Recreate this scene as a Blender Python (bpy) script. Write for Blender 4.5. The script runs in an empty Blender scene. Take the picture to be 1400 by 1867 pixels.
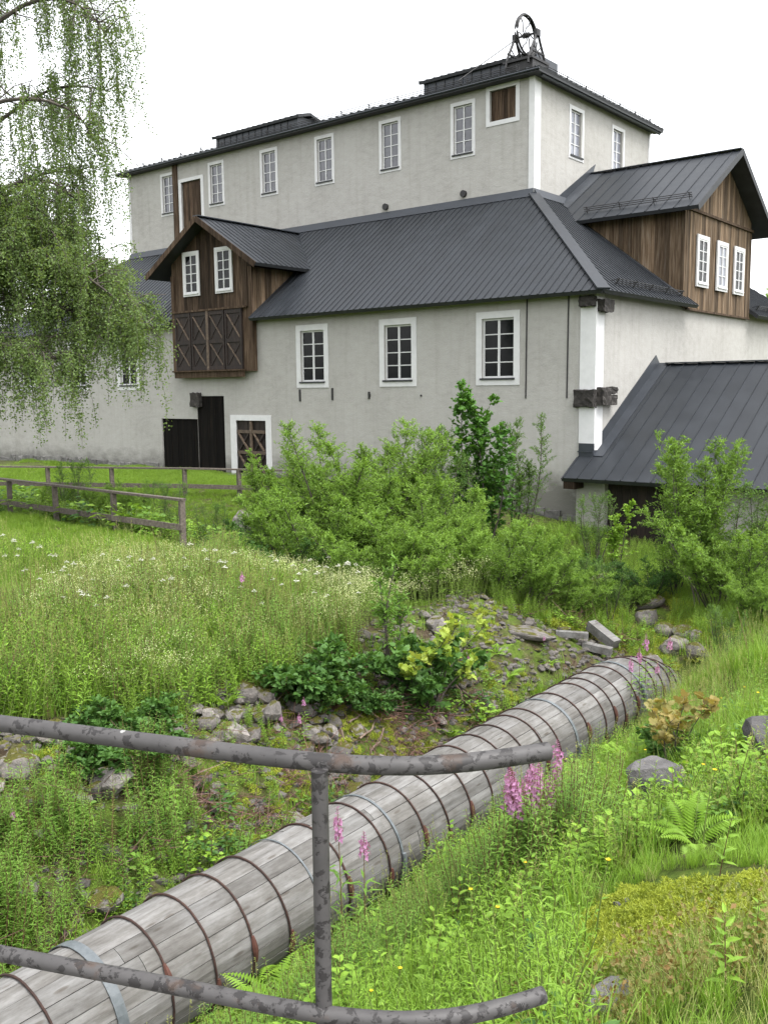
import bpy, bmesh, math, random
import numpy as np
from mathutils import Vector, Matrix

R_ = math.radians
random.seed(7)
rng = np.random.default_rng(7)
scene = bpy.context.scene
COL = scene.collection

# ------------------------------------------------------------------ camera, sky, sun, exposure
FPX, CX, CY = 1714.6, 700.0, 933.5           # focal length and centre in photograph pixels
PITCH, ROLL, YAW = R_(7.296), R_(-0.542), R_(50.70)
cam = bpy.data.cameras.new('camera')
cam_o = bpy.data.objects.new('camera', cam)
COL.objects.link(cam_o)
scene.camera = cam_o
cam.sensor_fit = 'VERTICAL'
cam.sensor_height = 36.0
cam.lens = FPX / 1867.0 * 36.0
cam.clip_start, cam.clip_end = 0.05, 3000
_ri = Vector((1, 0, 0)); _up = Vector((0, math.sin(PITCH), math.cos(PITCH))); _fw = Vector((0, math.cos(PITCH), -math.sin(PITCH)))
_c, _s = math.cos(ROLL), math.sin(ROLL)
_r2 = _c * _ri + _s * _up; _u2 = -_s * _ri + _c * _up
cam_o.matrix_world = Matrix(((_r2.x, _u2.x, -_fw.x, 0), (_r2.y, _u2.y, -_fw.y, 0), (_r2.z, _u2.z, -_fw.z, 0), (0, 0, 0, 1)))

SUN_EL, SUN_AZ = R_(64), R_(135)             # azimuth measured clockwise from +Y (north)
world = bpy.data.worlds.new('World'); scene.world = world
world.use_nodes = True
wn = world.node_tree.nodes; wl = world.node_tree.links
bg = wn['Background']
sky = wn.new('ShaderNodeTexSky'); sky.sky_type = 'NISHITA'; sky.sun_disc = False
sky.sun_elevation = SUN_EL; sky.sun_rotation = SUN_AZ
sky.air_density = 1.0; sky.dust_density = 3.0; sky.ozone_density = 1.0
hs = wn.new('ShaderNodeHueSaturation'); hs.inputs['Saturation'].default_value = 0.12     # an overcast sky is nearly grey
hs.inputs['Value'].default_value = 1.0
wl.new(sky.outputs[0], hs.inputs['Color']); wl.new(hs.outputs[0], bg.inputs[0])
bg.inputs[1].default_value = 0.15
sun = bpy.data.lights.new('sun', 'SUN'); sun.energy = 0.75; sun.angle = R_(25); sun.color = (1, 0.97, 0.92)
sun_o = bpy.data.objects.new('sun', sun); COL.objects.link(sun_o)
sd = Vector((math.sin(SUN_AZ) * math.cos(SUN_EL), math.cos(SUN_AZ) * math.cos(SUN_EL), math.sin(SUN_EL)))
sun_o.rotation_euler = sd.to_track_quat('Z', 'Y').to_euler()
vs = scene.view_settings
scene.display_settings.display_device = 'sRGB'
vs.view_transform = 'Standard'; vs.look = 'None'; vs.gamma = 1; vs.use_curve_mapping = False
vs.exposure = 1.92
scene.render.engine = 'CYCLES'
scene.cycles.use_denoising = True
scene.cycles.max_bounces = 8
scene.cycles.diffuse_bounces = 4
scene.cycles.transparent_max_bounces = 4

# ------------------------------------------------------------------ small helpers
def ray(px, py):
    x = (px - CX) / FPX; y = -(py - CY) / FPX
    x, y = _c * x - _s * y, _s * x + _c * y
    return np.array([x, math.cos(PITCH) + y * math.sin(PITCH), -math.sin(PITCH) + y * math.cos(PITCH)])

def link(o, parent=None):
    COL.objects.link(o)
    if parent is not None: o.parent = parent
    return o

def tag(o, label=None, cat=None, group=None, kind=None):
    if label: o['label'] = label
    if cat: o['category'] = cat
    if group: o['group'] = group
    if kind: o['kind'] = kind
    return o

def empty(name, loc=(0, 0, 0), rz=0.0, label=None, cat=None, group=None):
    o = bpy.data.objects.new(name, None); o.empty_display_size = 0.2
    COL.objects.link(o); o.location = loc; o.rotation_euler = (0, 0, rz)
    return tag(o, label, cat, group)

class Geo:
    """collects faces; build() links them as ONE mesh object"""
    def __init__(s): s.V = []; s.F = []; s.T = []; s.M = []; s.n = 0
    def add(s, V, F, tint=0.5, m=0):
        V = np.asarray(V, float).reshape(-1, 3); F = np.asarray(F, np.int64)
        if len(F) == 0: return s
        s.V.append(V); s.F.append(F + s.n)
        s.T.append(np.broadcast_to(np.asarray(tint, float), (len(V),)).copy())
        s.M.append(np.full(len(F), m)); s.n += len(V); return s
    def box(s, a, b, m=0, tint=0.5):
        (x0, y0, z0), (x1, y1, z1) = a, b
        V = [(x0, y0, z0), (x1, y0, z0), (x1, y1, z0), (x0, y1, z0), (x0, y0, z1), (x1, y0, z1), (x1, y1, z1), (x0, y1, z1)]
        return s.add(V, [(0, 3, 2, 1), (4, 5, 6, 7), (0, 1, 5, 4), (1, 2, 6, 5), (2, 3, 7, 6), (3, 0, 4, 7)], tint, m)
    def bar(s, p, q, w, h, up=(0, 0, 1), m=0, tint=0.5):
        """a rectangular bar from p to q, w across, h along up"""
        p, q, up = np.array(p, float), np.array(q, float), np.array(up, float)
        d = q - p; d /= np.linalg.norm(d); sd_ = np.cross(d, up); sd_ /= np.linalg.norm(sd_); u = np.cross(sd_, d)
        V = [e + sd_ * a * w / 2 + u * b * h / 2 for e in (p, q) for a, b in ((-1, -1), (1, -1), (1, 1), (-1, 1))]
        return s.add(V, [(0, 1, 2, 3), (7, 6, 5, 4), (0, 4, 5, 1), (1, 5, 6, 2), (2, 6, 7, 3), (3, 7, 4, 0)], tint, m)
    def tube(s, P, r, n=6, m=0, tint=0.5, cap=True, closed=False):
        P = np.asarray(P, float); k = len(P); r = np.broadcast_to(np.asarray(r, float), (k,))
        T = np.gradient(P, axis=0)
        if closed: T = np.roll(P, -1, 0) - np.roll(P, 1, 0)
        T /= np.linalg.norm(T, axis=1)[:, None] + 1e-12
        ref = np.array([0, 0, 1.0]) if abs(T[:, 2]).mean() < 0.8 else np.array([1.0, 0, 0])
        A = np.cross(T, ref); A /= np.linalg.norm(A, axis=1)[:, None] + 1e-12; B = np.cross(T, A)
        th = np.arange(n) * 2 * math.pi / n
        V = P[:, None] + r[:, None, None] * (np.cos(th)[None, :, None] * A[:, None] + np.sin(th)[None, :, None] * B[:, None])
        F = []
        for i in range(k if closed else k - 1):
            i2 = (i + 1) % k
            for j in range(n):
                F.append((i * n + j, i * n + (j + 1) % n, i2 * n + (j + 1) % n, i2 * n + j))
        V = V.reshape(-1, 3)
        s.add(V, F, tint, m)
        if cap and not closed:
            V2 = np.concatenate([V[:n], P[:1], V[-n:], P[-1:]])
            s.add(V2, [(n, j, (j + 1) % n) for j in range(n)] + [(2 * n + 1, n + 1 + (j + 1) % n, n + 1 + j) for j in range(n)], tint, m)
        return s
    def prism(s, poly, nrm, t, m=0, tint=0.5):
        """a convex/planar polygon thickened by t against nrm"""
        P = np.asarray(poly, float); N = np.asarray(nrm, float); k = len(P)
        V = np.concatenate([P, P - N * t])
        s.add(V, [tuple(range(k))], tint, m)
        s.add(V, [tuple(range(2 * k - 1, k - 1, -1))], tint, m)
        s.add(V, [(i, i + k, (i + 1) % k + k, (i + 1) % k) for i in range(k)], tint, m)
        return s
    def mesh(s, name, mats, smooth=False):
        me = bpy.data.meshes.new(name)
        V = np.concatenate(s.V); T = np.concatenate(s.T)
        me.vertices.add(len(V)); me.vertices.foreach_set('co', V.ravel())
        li = np.concatenate([f.ravel() for f in s.F])
        tot = np.concatenate([np.full(len(f), f.shape[1]) for f in s.F])
        st = np.concatenate([[0], np.cumsum(tot)[:-1]])
        me.loops.add(len(li)); me.loops.foreach_set('vertex_index', li.astype(np.int32))
        me.polygons.add(len(tot)); me.polygons.foreach_set('loop_start', st.astype(np.int32))
        me.polygons.foreach_set('material_index', np.concatenate(s.M).astype(np.int32))
        me.polygons.foreach_set('use_smooth', np.full(len(tot), bool(smooth)))
        me.update(calc_edges=True)
        a = me.attributes.new('tint', 'FLOAT', 'POINT'); a.data.foreach_set('value', T.astype(np.float32))
        for m in (mats if isinstance(mats, (list, tuple)) else [mats]): me.materials.append(m)
        return me
    def build(s, name, mats, parent=None, smooth=False):
        return link(bpy.data.objects.new(name, s.mesh(name, mats, smooth)), parent)

def copy_tree(o, parent=None):
    c = o.copy(); COL.objects.link(c)
    if parent is not None: c.parent = parent
    for ch in o.children: copy_tree(ch, c)
    return c

# ------------------------------------------------------------------ materials
def new_mat(name):
    m = bpy.data.materials.new(name); m.use_nodes = True
    nt = m.node_tree; return m, nt.nodes, nt.links, nt.nodes['Principled BSDF']

ALB = 0.73                                   # one factor on all dead materials: how dark they are beside the foliage
def rampc(n, cols): return ramp(n, [(p, tuple(x * ALB for x in c)) for p, c in cols])
def ramp(n, cols):
    r = n.new('ShaderNodeValToRGB'); e = r.color_ramp.elements
    while len(e) > 1: e.remove(e[-1])
    e[0].position = cols[0][0]; e[0].color = (*cols[0][1], 1)
    for p, c in cols[1:]:
        k = e.new(p); k.color = (*c, 1)
    return r

def coords(n, l, stretch, offset_random=True, rot=(0, 0, 0)):
    tc = n.new('ShaderNodeTexCoord'); mp = n.new('ShaderNodeMapping')
    mp.inputs['Scale'].default_value = stretch; mp.inputs['Rotation'].default_value = rot
    l.new(tc.outputs['Object'], mp.inputs['Vector'])
    if offset_random:
        oi = n.new('ShaderNodeObjectInfo'); mu = n.new('ShaderNodeMath'); mu.operation = 'MULTIPLY'; mu.inputs[1].default_value = 37.0
        l.new(oi.outputs['Random'], mu.inputs[0]); l.new(mu.outputs[0], mp.inputs['Location'])
    return mp.outputs[0]

def noise(n, l, vec, scale, detail=6, rough=0.6, dist=0.0):
    t = n.new('ShaderNodeTexNoise'); t.inputs['Scale'].default_value = scale; t.inputs['Detail'].default_value = detail
    t.inputs['Roughness'].default_value = rough; t.inputs['Distortion'].default_value = dist
    l.new(vec, t.inputs['Vector']); return t.outputs['Fac']

def math_(n, l, op, a, b):
    k = n.new('ShaderNodeMath'); k.operation = op
    for i, v in enumerate((a, b)):
        if isinstance(v, (int, float)): k.inputs[i].default_value = v
        else: l.new(v, k.inputs[i])
    return k.outputs[0]

def mixc(n, l, fac, a, b, mode='MIX'):
    k = n.new('ShaderNodeMix'); k.data_type = 'RGBA'; k.blend_type = mode
    for sock, v in ((k.inputs[0], fac), (k.inputs[6], a), (k.inputs[7], b)):
        if isinstance(v, (int, float)): sock.default_value = v
        elif isinstance(v, tuple): sock.default_value = (*v, 1)
        else: l.new(v, sock)
    return k.outputs[2]

def bump(n, l, bsdf, h, strength=0.3, dist=0.02):
    b = n.new('ShaderNodeBump'); b.inputs['Strength'].default_value = strength; b.inputs['Distance'].default_value = dist
    l.new(h, b.inputs['Height']); l.new(b.outputs[0], bsdf.inputs['Normal'])

def plain(name, cols, scale=3.0, rough=0.8, stretch=(1, 1, 1), bs=0.3, bd=0.01, metallic=0.0, spec=0.4, detail=8, rnd=0.0, fine=None):
    """noise-coloured surface: cols is a ramp list; rnd = brightness spread from object to object"""
    m, n, l, b = new_mat(name)
    v = coords(n, l, stretch)
    f = noise(n, l, v, scale, detail, 0.65)
    r = rampc(n, cols); l.new(f, r.inputs[0]); c = r.outputs[0]
    if rnd:
        oi = n.new('ShaderNodeObjectInfo')
        k = math_(n, l, 'MULTIPLY_ADD', oi.outputs['Random'], 2 * rnd); k.node.inputs[2].default_value = 1 - rnd
        c = mixc(n, l, 1.0, c, k, 'MULTIPLY')
    l.new(c, b.inputs['Base Color'])
    b.inputs['Roughness'].default_value = rough; b.inputs['Metallic'].default_value = metallic
    b.inputs['Specular IOR Level'].default_value = spec
    h = f if fine is None else noise(n, l, v, fine, 4)
    if bs: bump(n, l, b, h, bs, bd)
    return m

def g(v, w=1.0): return (v * w, v, v / w)

# plaster: mottled grey lime render with trowel waves, damp stains near the ground
def plaster_mat(name):
    m, n, l, b = new_mat(name)
    v = coords(n, l, (1, 1, 1), False)
    f1 = noise(n, l, v, 0.45, 5, 0.6)
    v2 = coords(n, l, (1, 1, 1.7), False)
    f2 = noise(n, l, v2, 3.0, 7, 0.65)
    f3 = noise(n, l, v2, 16, 5, 0.7)
    r = rampc(n, [(0.30, (0.345, 0.333, 0.309)), (0.5, (0.455, 0.443, 0.416)), (0.70, (0.515, 0.504, 0.478))])
    a = math_(n, l, 'MULTIPLY', f1, 0.4); a = math_(n, l, 'ADD', a, math_(n, l, 'MULTIPLY', f2, 0.4)); a = math_(n, l, 'ADD', a, math_(n, l, 'MULTIPLY', f3, 0.22))
    l.new(a, r.inputs[0])
    # dirt washed down under the eaves, streaks
    v3 = coords(n, l, (2.2, 2.2, 0.12), False)
    st = noise(n, l, v3, 2.0, 6, 0.6)
    rs = ramp(n, [(0.5, (1, 1, 1)), (0.80, (0.88, 0.875, 0.86))]); l.new(st, rs.inputs[0])
    c = mixc(n, l, 1.0, r.outputs[0], rs.outputs[0], 'MULTIPLY')
    # splash zone: grey-brown patches in the lowest metre
    tc = n.new('ShaderNodeTexCoord'); sp = n.new('ShaderNodeSeparateXYZ'); l.new(tc.outputs['Object'], sp.inputs[0])
    mr = n.new('ShaderNodeMapRange'); mr.inputs[1].default_value = -3.1; mr.inputs[2].default_value = -1.6; mr.inputs[3].default_value = 1.25; mr.inputs[4].default_value = 0.0
    l.new(sp.outputs[2], mr.inputs[0])
    k = math_(n, l, 'MULTIPLY', mr.outputs[0], noise(n, l, v2, 1.3, 6, 0.7))
    k2 = n.new('ShaderNodeMapRange'); k2.inputs[1].default_value = 0.22; k2.inputs[2].default_value = 0.5; l.new(k, k2.inputs[0])
    c = mixc(n, l, k2.outputs[0], c, (0.16, 0.155, 0.142))
    l.new(c, b.inputs['Base Color']); b.inputs['Roughness'].default_value = 0.92; b.inputs['Specular IOR Level'].default_value = 0.15
    h = math_(n, l, 'ADD', math_(n, l, 'MULTIPLY', f2, 1.0), math_(n, l, 'MULTIPLY', f3, 0.55))
    bump(n, l, b, h, 0.45, 0.03)
    return m
PLASTER = plaster_mat('grey_plaster')
WHITE = plain('white_limewash', [(0.2, g(0.66)), (0.6, g(0.76)), (0.8, g(0.80))], 4, 0.8, bs=0.15, bd=0.01, spec=0.2)
PAINT = plain('white_paint', [(0.2, g(0.64)), (0.5, g(0.74)), (0.8, g(0.78))], 9, 0.5, bs=0.1, bd=0.003)
TARRED = plain('tarred_boards', [(0.25, (0.003, 0.003, 0.003)), (0.55, (0.007, 0.006, 0.005)), (0.8, (0.022, 0.014, 0.009))], 3, 0.9, (6, 6, 0.5), 0.3, 0.01, spec=0.1, rnd=0.35)
def siding(name, cols):
    return plain(name, cols, 2.2, 0.85, (9, 9, 0.5), 0.4, 0.008, spec=0.15, rnd=0.55)
SIDE_DARK = siding('dark_weathered_boards', [(0.25, (0.018, 0.012, 0.008)), (0.48, (0.055, 0.036, 0.023)), (0.66, (0.12, 0.084, 0.058)), (0.8, (0.21, 0.175, 0.145))])
SIDE_TAN = siding('brown_weathered_boards', [(0.22, (0.032, 0.020, 0.012)), (0.40, (0.094, 0.062, 0.037)), (0.56, (0.18, 0.128, 0.083)), (0.75, (0.26, 0.225, 0.185))])
OLDBEAM = plain('old_grey_timber', [(0.25, (0.012, 0.011, 0.010)), (0.5, (0.035, 0.031, 0.028)), (0.8, (0.085, 0.077, 0.069))], 3, 0.9, (3, 3, 3), 0.6, 0.02, rnd=0.2)
SHUTTER = plain('dark_brown_door_wood', [(0.25, (0.010, 0.007, 0.006)), (0.5, (0.022, 0.014, 0.011)), (0.75, (0.045, 0.028, 0.020))], 2.5, 0.75, (5, 5, 0.8), 0.4, 0.008, rnd=0.25)
BRACE = plain('worn_brace_wood', [(0.25, (0.050, 0.034, 0.024)), (0.55, (0.125, 0.088, 0.060)), (0.8, (0.24, 0.19, 0.15))], 4, 0.7, (3, 3, 3), 0.3, 0.006, rnd=0.2)
def roof_mat(name, base, rough):
    m, n, l, b = new_mat(name)
    v = coords(n, l, (1, 1, 1))
    f = noise(n, l, v, 1.6, 7, 0.65); f2 = noise(n, l, v, 24, 4, 0.6)
    r = rampc(n, [(0.25, tuple(x * 0.72 for x in base)), (0.55, base), (0.8, tuple(x * 1.28 for x in base))]); l.new(f, r.inputs[0])
    oi = n.new('ShaderNodeObjectInfo'); k = math_(n, l, 'MULTIPLY_ADD', oi.outputs['Random'], 0.12); k.node.inputs[2].default_value = 0.94
    l.new(mixc(n, l, 1.0, r.outputs[0], k, 'MULTIPLY'), b.inputs['Base Color'])
    rr = n.new('ShaderNodeMapRange'); rr.inputs[3].default_value = rough - 0.14; rr.inputs[4].default_value = rough + 0.20; l.new(f, rr.inputs[0])
    l.new(rr.outputs[0], b.inputs['Roughness']); b.inputs['Specular IOR Level'].default_value = 0.45
    bump(n, l, b, math_(n, l, 'ADD', math_(n, l, 'MULTIPLY', f2, 0.05), f), 0.25, 0.02)
    return m
ROOF = roof_mat('dark_sheet_metal', (0.020, 0.024, 0.030), 0.44)
FLASH = roof_mat('flashing_metal', (0.036, 0.042, 0.052), 0.42)
FASCIA = plain('dark_fascia', [(0.3, (0.02, 0.022, 0.025)), (0.7, (0.04, 0.042, 0.046))], 3, 0.6, bs=0.1)
IRON = plain('black_iron', [(0.3, (0.012, 0.012, 0.013)), (0.7, (0.035, 0.033, 0.033))], 8, 0.55, bs=0.2, bd=0.004)
STONE = plain('grey_stone', [(0.25, (0.08, 0.077, 0.072)), (0.5, (0.16, 0.155, 0.147)), (0.75, (0.26, 0.25, 0.236))], 4, 0.95, bs=0.6, bd=0.02, rnd=0.25)
def glass_mat(name, col, rough=0.04, spec=0.6):
    m, n, l, b = new_mat(name)
    v = coords(n, l, (1, 1, 1)); f = noise(n, l, v, 3.0, 3)
    r = rampc(n, [(0.3, tuple(x * 0.7 for x in col)), (0.7, tuple(x * 1.3 for x in col))]); l.new(f, r.inputs[0]); l.new(r.outputs[0], b.inputs['Base Color'])
    b.inputs['Roughness'].default_value = rough; b.inputs['Specular IOR Level'].default_value = spec
    f2 = noise(n, l, v, 1.4, 2); bump(n, l, b, f2, 0.04, 0.02)
    return m
GLASS = glass_mat('dark_window_glass', (0.010, 0.011, 0.012), spec=0.2)
GLASS_UP = glass_mat('upper_window_glass', (0.085, 0.085, 0.10), spec=0.8)
GLASS_PALE = glass_mat('pale_screened_glass', (0.23, 0.24, 0.28), 0.1)

# ------------------------------------------------------------------ terrain (metres; eye level is z = 0)
COR = np.array([5.57, 25.0, 0.0])                                     # the mill's corner
E1 = np.array([-math.sin(YAW), math.cos(YAW), 0]); E2 = np.array([math.cos(YAW), math.sin(YAW), 0])
def mill(x, y, z=0.0): return COR - E1 * x + E2 * y + np.array([0, 0, z])   # mill's own axes -> world
PT = np.array([0.633, 0.774]); PN = np.array([-0.774, 0.633]); P0 = np.array([2.09, 12.0])   # the pipe's line: along / to its left
def sn(x, y):
    dx, dy = np.asarray(x) - P0[0], np.asarray(y) - P0[1]
    return dx * PT[0] + dy * PT[1], dx * PN[0] + dy * PN[1]
def xy(s, n): return P0[0] + s * PT[0] + n * PN[0], P0[1] + s * PT[1] + n * PN[1]
ctrl = []
for s in (-9, -7, -5, -3, -1, 1, 3):
    for n, z in ((0, -5.2), (0.55, -5.1), (-0.55, -5.1), (1.0, -4.9), (1.7, -4.45), (2.5, -3.98), (3.2, -3.72)):
        ctrl.append((*xy(s, n), z + (0.15 if s > 0 and n > 1.5 else 0)))
for s, n, z in ((-7, -1, -4.95), (-5, -1, -4.85), (-3, -1, -4.75), (-1, -1, -4.65), (1, -1, -4.6), (3, -1, -4.5), (-5, -2, -4.15), (-3, -2, -4.0), (-1, -2, -3.95), (1, -2, -4.05), (3, -2, -4.1),
                (4.6, 0, -4.55), (5.4, 0, -4.3), (6.5, 0, -4.25), (6, 2, -4.3), (6, -2, -4.1), (8, 1, -4.25), (8, -2, -4.15)):
    ctrl.append((*xy(s, n), z))
ctrl += [(0, 0, -1.75), (-2, 0, -2.4), (1.5, 0, -1.7), (3, 0, -1.6), (6, 0, -1.7), (-5, 0, -3.2), (1.2, 2.2, -1.72), (1.06, 2.5, -1.75), (0.5, 3.0, -2.35), (-1, 3, -3.7), (-2.5, 3.2, -4.6), (-0.2, 2.3, -2.7), (0, 5.3, -3.75), (-1, 5, -4.3), (1.0, 4.2, -2.75),
         (1.83, 5.0, -2.55), (2.4, 4.6, -2.4), (3.5, 5, -2.3), (2.3, 7.8, -3.5), (3.35, 8.0, -3.15), (4.5, 8, -3.0), (4.78, 12.3, -3.6), (6.5, 11, -3.4), (5.9, 16, -4.0), (8, 15, -3.9), (10, 10, -3.3), (12, 17, -4.1),
         (-3.6, 11.9, -3.4), (-3.9, 16.4, -3.18), (-6.2, 17.3, -2.95), (-4.04, 18.7, -3.06), (-5.78, 20.05, -2.9), (-7.5, 21.4, -2.9), (-9.04, 22.6, -2.91), (-8, 14, -3.0), (-7, 10, -3.4), (-10, 8, -3.6), (-12, 16, -2.9), (-1.8, 15.5, -3.5), (0, 16.5, -3.95), (-13, 22, -2.85),
         (-3.4, 20.6, -3.7), (-5.6, 22.8, -3.7), (-8, 24.8, -3.6), (-1.2, 19.4, -4.0), (1.4, 18.2, -4.2), (3.5, 18.5, -4.25), (5.7, 20.1, -4.35), (5.0, 22.5, -4.15),
         (-5.6, 26.8, -2.95), (-4.0, 26.3, -2.93), (-2.4, 25.9, -3.05), (-9, 28, -2.95), (-12, 28.5, -2.95), (-0.2, 24.5, -3.6), (2.5, 24, -3.8), (1.2, 22, -4.0)]
for x, z in ((-4, -3.3), (-8, -3.05), (-13.5, -2.88), (-18, -2.86), (-24, -2.95), (-30, -3.02), (-36, -3.05), (0, -3.65), (4, -4.1), (9, -4.4), (14, -4.3)):
    p = mill(x, -0.4); ctrl.append((p[0], p[1], z)); p = mill(x, 6); ctrl.append((p[0], p[1], z))
ctrl += [(-25, 10, -3), (-25, 30, -3), (-25, 50, -3), (25, 0, -2), (25, 20, -4), (25, 50, -4), (0, 50, -3.3), (-12, 0, -3.6), (-25, -4, -3.2), (0, -5, -1.6), (25, -5, -1.6)]
CT = np.array(ctrl)
def _k(r2): return np.where(r2 > 1e-9, 0.5 * r2 * np.log(r2 + 1e-12), 0.0)
def _fit(P, z, lam=0.02):
    n = len(P); K = _k(((P[:, None] - P[None]) ** 2).sum(2)) + lam * np.eye(n)
    A = np.zeros((n + 3, n + 3)); A[:n, :n] = K; A[:n, n] = 1; A[:n, n + 1:] = P; A[n, :n] = 1; A[n + 1:, :n] = P.T
    return np.linalg.solve(A, np.concatenate([z, [0, 0, 0]]))
_W = _fit(CT[:, :2], CT[:, 2])
_ph = rng.uniform(0, 6.28, (10, 2)); _dir = rng.uniform(0, 6.28, 10); _fr = np.array([1.1, 1.5, 2.0, 2.6, 3.3, 4.1, 5.2, 6.4, 7.7, 9.1])
def ground(x, y):
    x = np.atleast_1d(np.asarray(x, float)); y = np.atleast_1d(np.asarray(y, float))
    q = np.stack([np.clip(x, -25, 25), np.clip(y, -5, 50)], -1); sh = q.shape[:-1]; q = q.reshape(-1, 2)
    out = np.empty(len(q))
    for i in range(0, len(q), 20000):
        b = q[i:i + 20000]
        out[i:i + 20000] = _k(((b[:, None] - CT[None, :, :2]) ** 2).sum(2)) @ _W[:len(CT)] + _W[len(CT)] + b @ _W[len(CT) + 1:]
    w = np.zeros(len(q))
    for k in range(10):
        w += np.sin((q[:, 0] * math.cos(_dir[k]) + q[:, 1] * math.sin(_dir[k])) * _fr[k] + _ph[k, 0]) * 0.045 / _fr[k]
    w += .20 * np.exp(-((q[:, 0] - 1.33) / .5) ** 2 - ((q[:, 1] - 4.05) / .6) ** 2)      # the mossy mound
    return (out + w).reshape(sh)
def gz(x, y): return float(ground(x, y)[0])
def at(px, py, lo=2.0, hi=40.0):
    """where the sight line of a photograph pixel meets the ground"""
    r = ray(px, py); r = r / r[1]; Y = np.linspace(lo, hi, 1600)
    d = ground(r[0] * Y, Y) - r[2] * Y; i = int(np.argmax(d > 0)); Y = Y[i]
    return float(r[0] * Y), float(Y), float(r[2] * Y)

def axis_lines(a0, a1, step, far):
    mid = np.arange(a0, a1 + step / 2, step); o = []; d = step; p = a1
    while p < far: d *= 1.45; p += d; o.append(p)
    q = a0; d = step; i = []
    while q > -far: d *= 1.45; q -= d; i.append(q)
    return np.concatenate([i[::-1], mid, o])
xs = axis_lines(-12, 10, 0.2, 900); ys = axis_lines(1, 30, 0.2, 900)
GX, GY = np.meshgrid(xs, ys); GZ = ground(GX, GY)
nx, ny = len(xs), len(ys); ii = np.arange(nx * ny).reshape(ny, nx)
gg = Geo().add(np.stack([GX, GY, GZ], -1).reshape(-1, 3), np.stack([ii[:-1, :-1], ii[:-1, 1:], ii[1:, 1:], ii[1:, :-1]], -1).reshape(-1, 4))
def ground_mat():
    m, n, l, b = new_mat('meadow_soil')
    v = coords(n, l, (1, 1, 1), False)
    f = noise(n, l, v, 0.8, 8, 0.7); f2 = noise(n, l, v, 9, 8, 0.7); f3 = noise(n, l, v, 2.5, 5, 0.6)
    soil = rampc(n, [(0.3, (0.035, 0.025, 0.016)), (0.55, (0.085, 0.065, 0.042)), (0.75, (0.16, 0.14, 0.105))]); l.new(f2, soil.inputs[0])
    moss = ramp(n, [(0.3, (0.035, 0.055, 0.010)), (0.55, (0.075, 0.115, 0.018)), (0.8, (0.13, 0.13, 0.03))]); l.new(f2, moss.inputs[0])
    k = ramp(n, [(0.38, (0, 0, 0)), (0.58, (1, 1, 1))]); l.new(f3, k.inputs[0])
    l.new(mixc(n, l, k.outputs[0], soil.outputs[0], moss.outputs[0]), b.inputs['Base Color'])
    b.inputs['Roughness'].default_value = 0.95; b.inputs['Specular IOR Level'].default_value = 0.1
    bump(n, l, b, f2, 0.9, 0.06)
    return m
GROUND = ground_mat()
tag(gg.build('ground', GROUND, smooth=True), kind='structure')

# ------------------------------------------------------------------ the mill (own axes: x right along the front, y into the building, z up)
FACE = YAW - math.pi / 2
mill_o = empty('mill_building', COR, FACE, 'large grey plastered mill with dark metal roofs, a raised upper storey and wooden dormers', 'mill')
def part(geo, name, mats, parent=mill_o, smooth=False): return geo.build(name, mats, parent, smooth)

def wall_face(G, ax, const, a0, a1, z0, z1, holes, depth=0.14, out=-1, m=0):
    """a wall in the plane ax=const with rectangular holes and their reveals (depth towards the inside)"""
    A = sorted({a0, a1, *[h[0] for h in holes], *[h[1] for h in holes]}); Z = sorted({z0, z1, *[h[2] for h in holes], *[h[3] for h in holes]})
    def P(a, z, d=0.0): return (a, const - out * d, z) if ax == 'y' else (const - out * d, a, z)
    for i in range(len(A) - 1):
        for j in range(len(Z) - 1):
            ca, cz = (A[i] + A[i + 1]) / 2, (Z[j] + Z[j + 1]) / 2
            if any(h[0] < ca < h[1] and h[2] < cz < h[3] for h in holes): continue
            G.add([P(A[i], Z[j]), P(A[i + 1], Z[j]), P(A[i + 1], Z[j + 1]), P(A[i], Z[j + 1])], [(0, 1, 2, 3)], m=m)
    for b0, b1, c0, c1 in holes:
        q = [(b0, c0), (b1, c0), (b1, c1), (b0, c1)]
        for k in range(4):
            (p0, p1), (r0, r1) = q[k], q[(k + 1) % 4]
            G.add([P(p0, p1), P(r0, r1), P(r0, r1, depth), P(p0, p1, depth)], [(0, 3, 2, 1)], m=m)
        G.add([P(*q[0], depth), P(*q[1], depth), P(*q[2], depth), P(*q[3], depth)], [(0, 1, 2, 3)], m=m)

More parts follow.
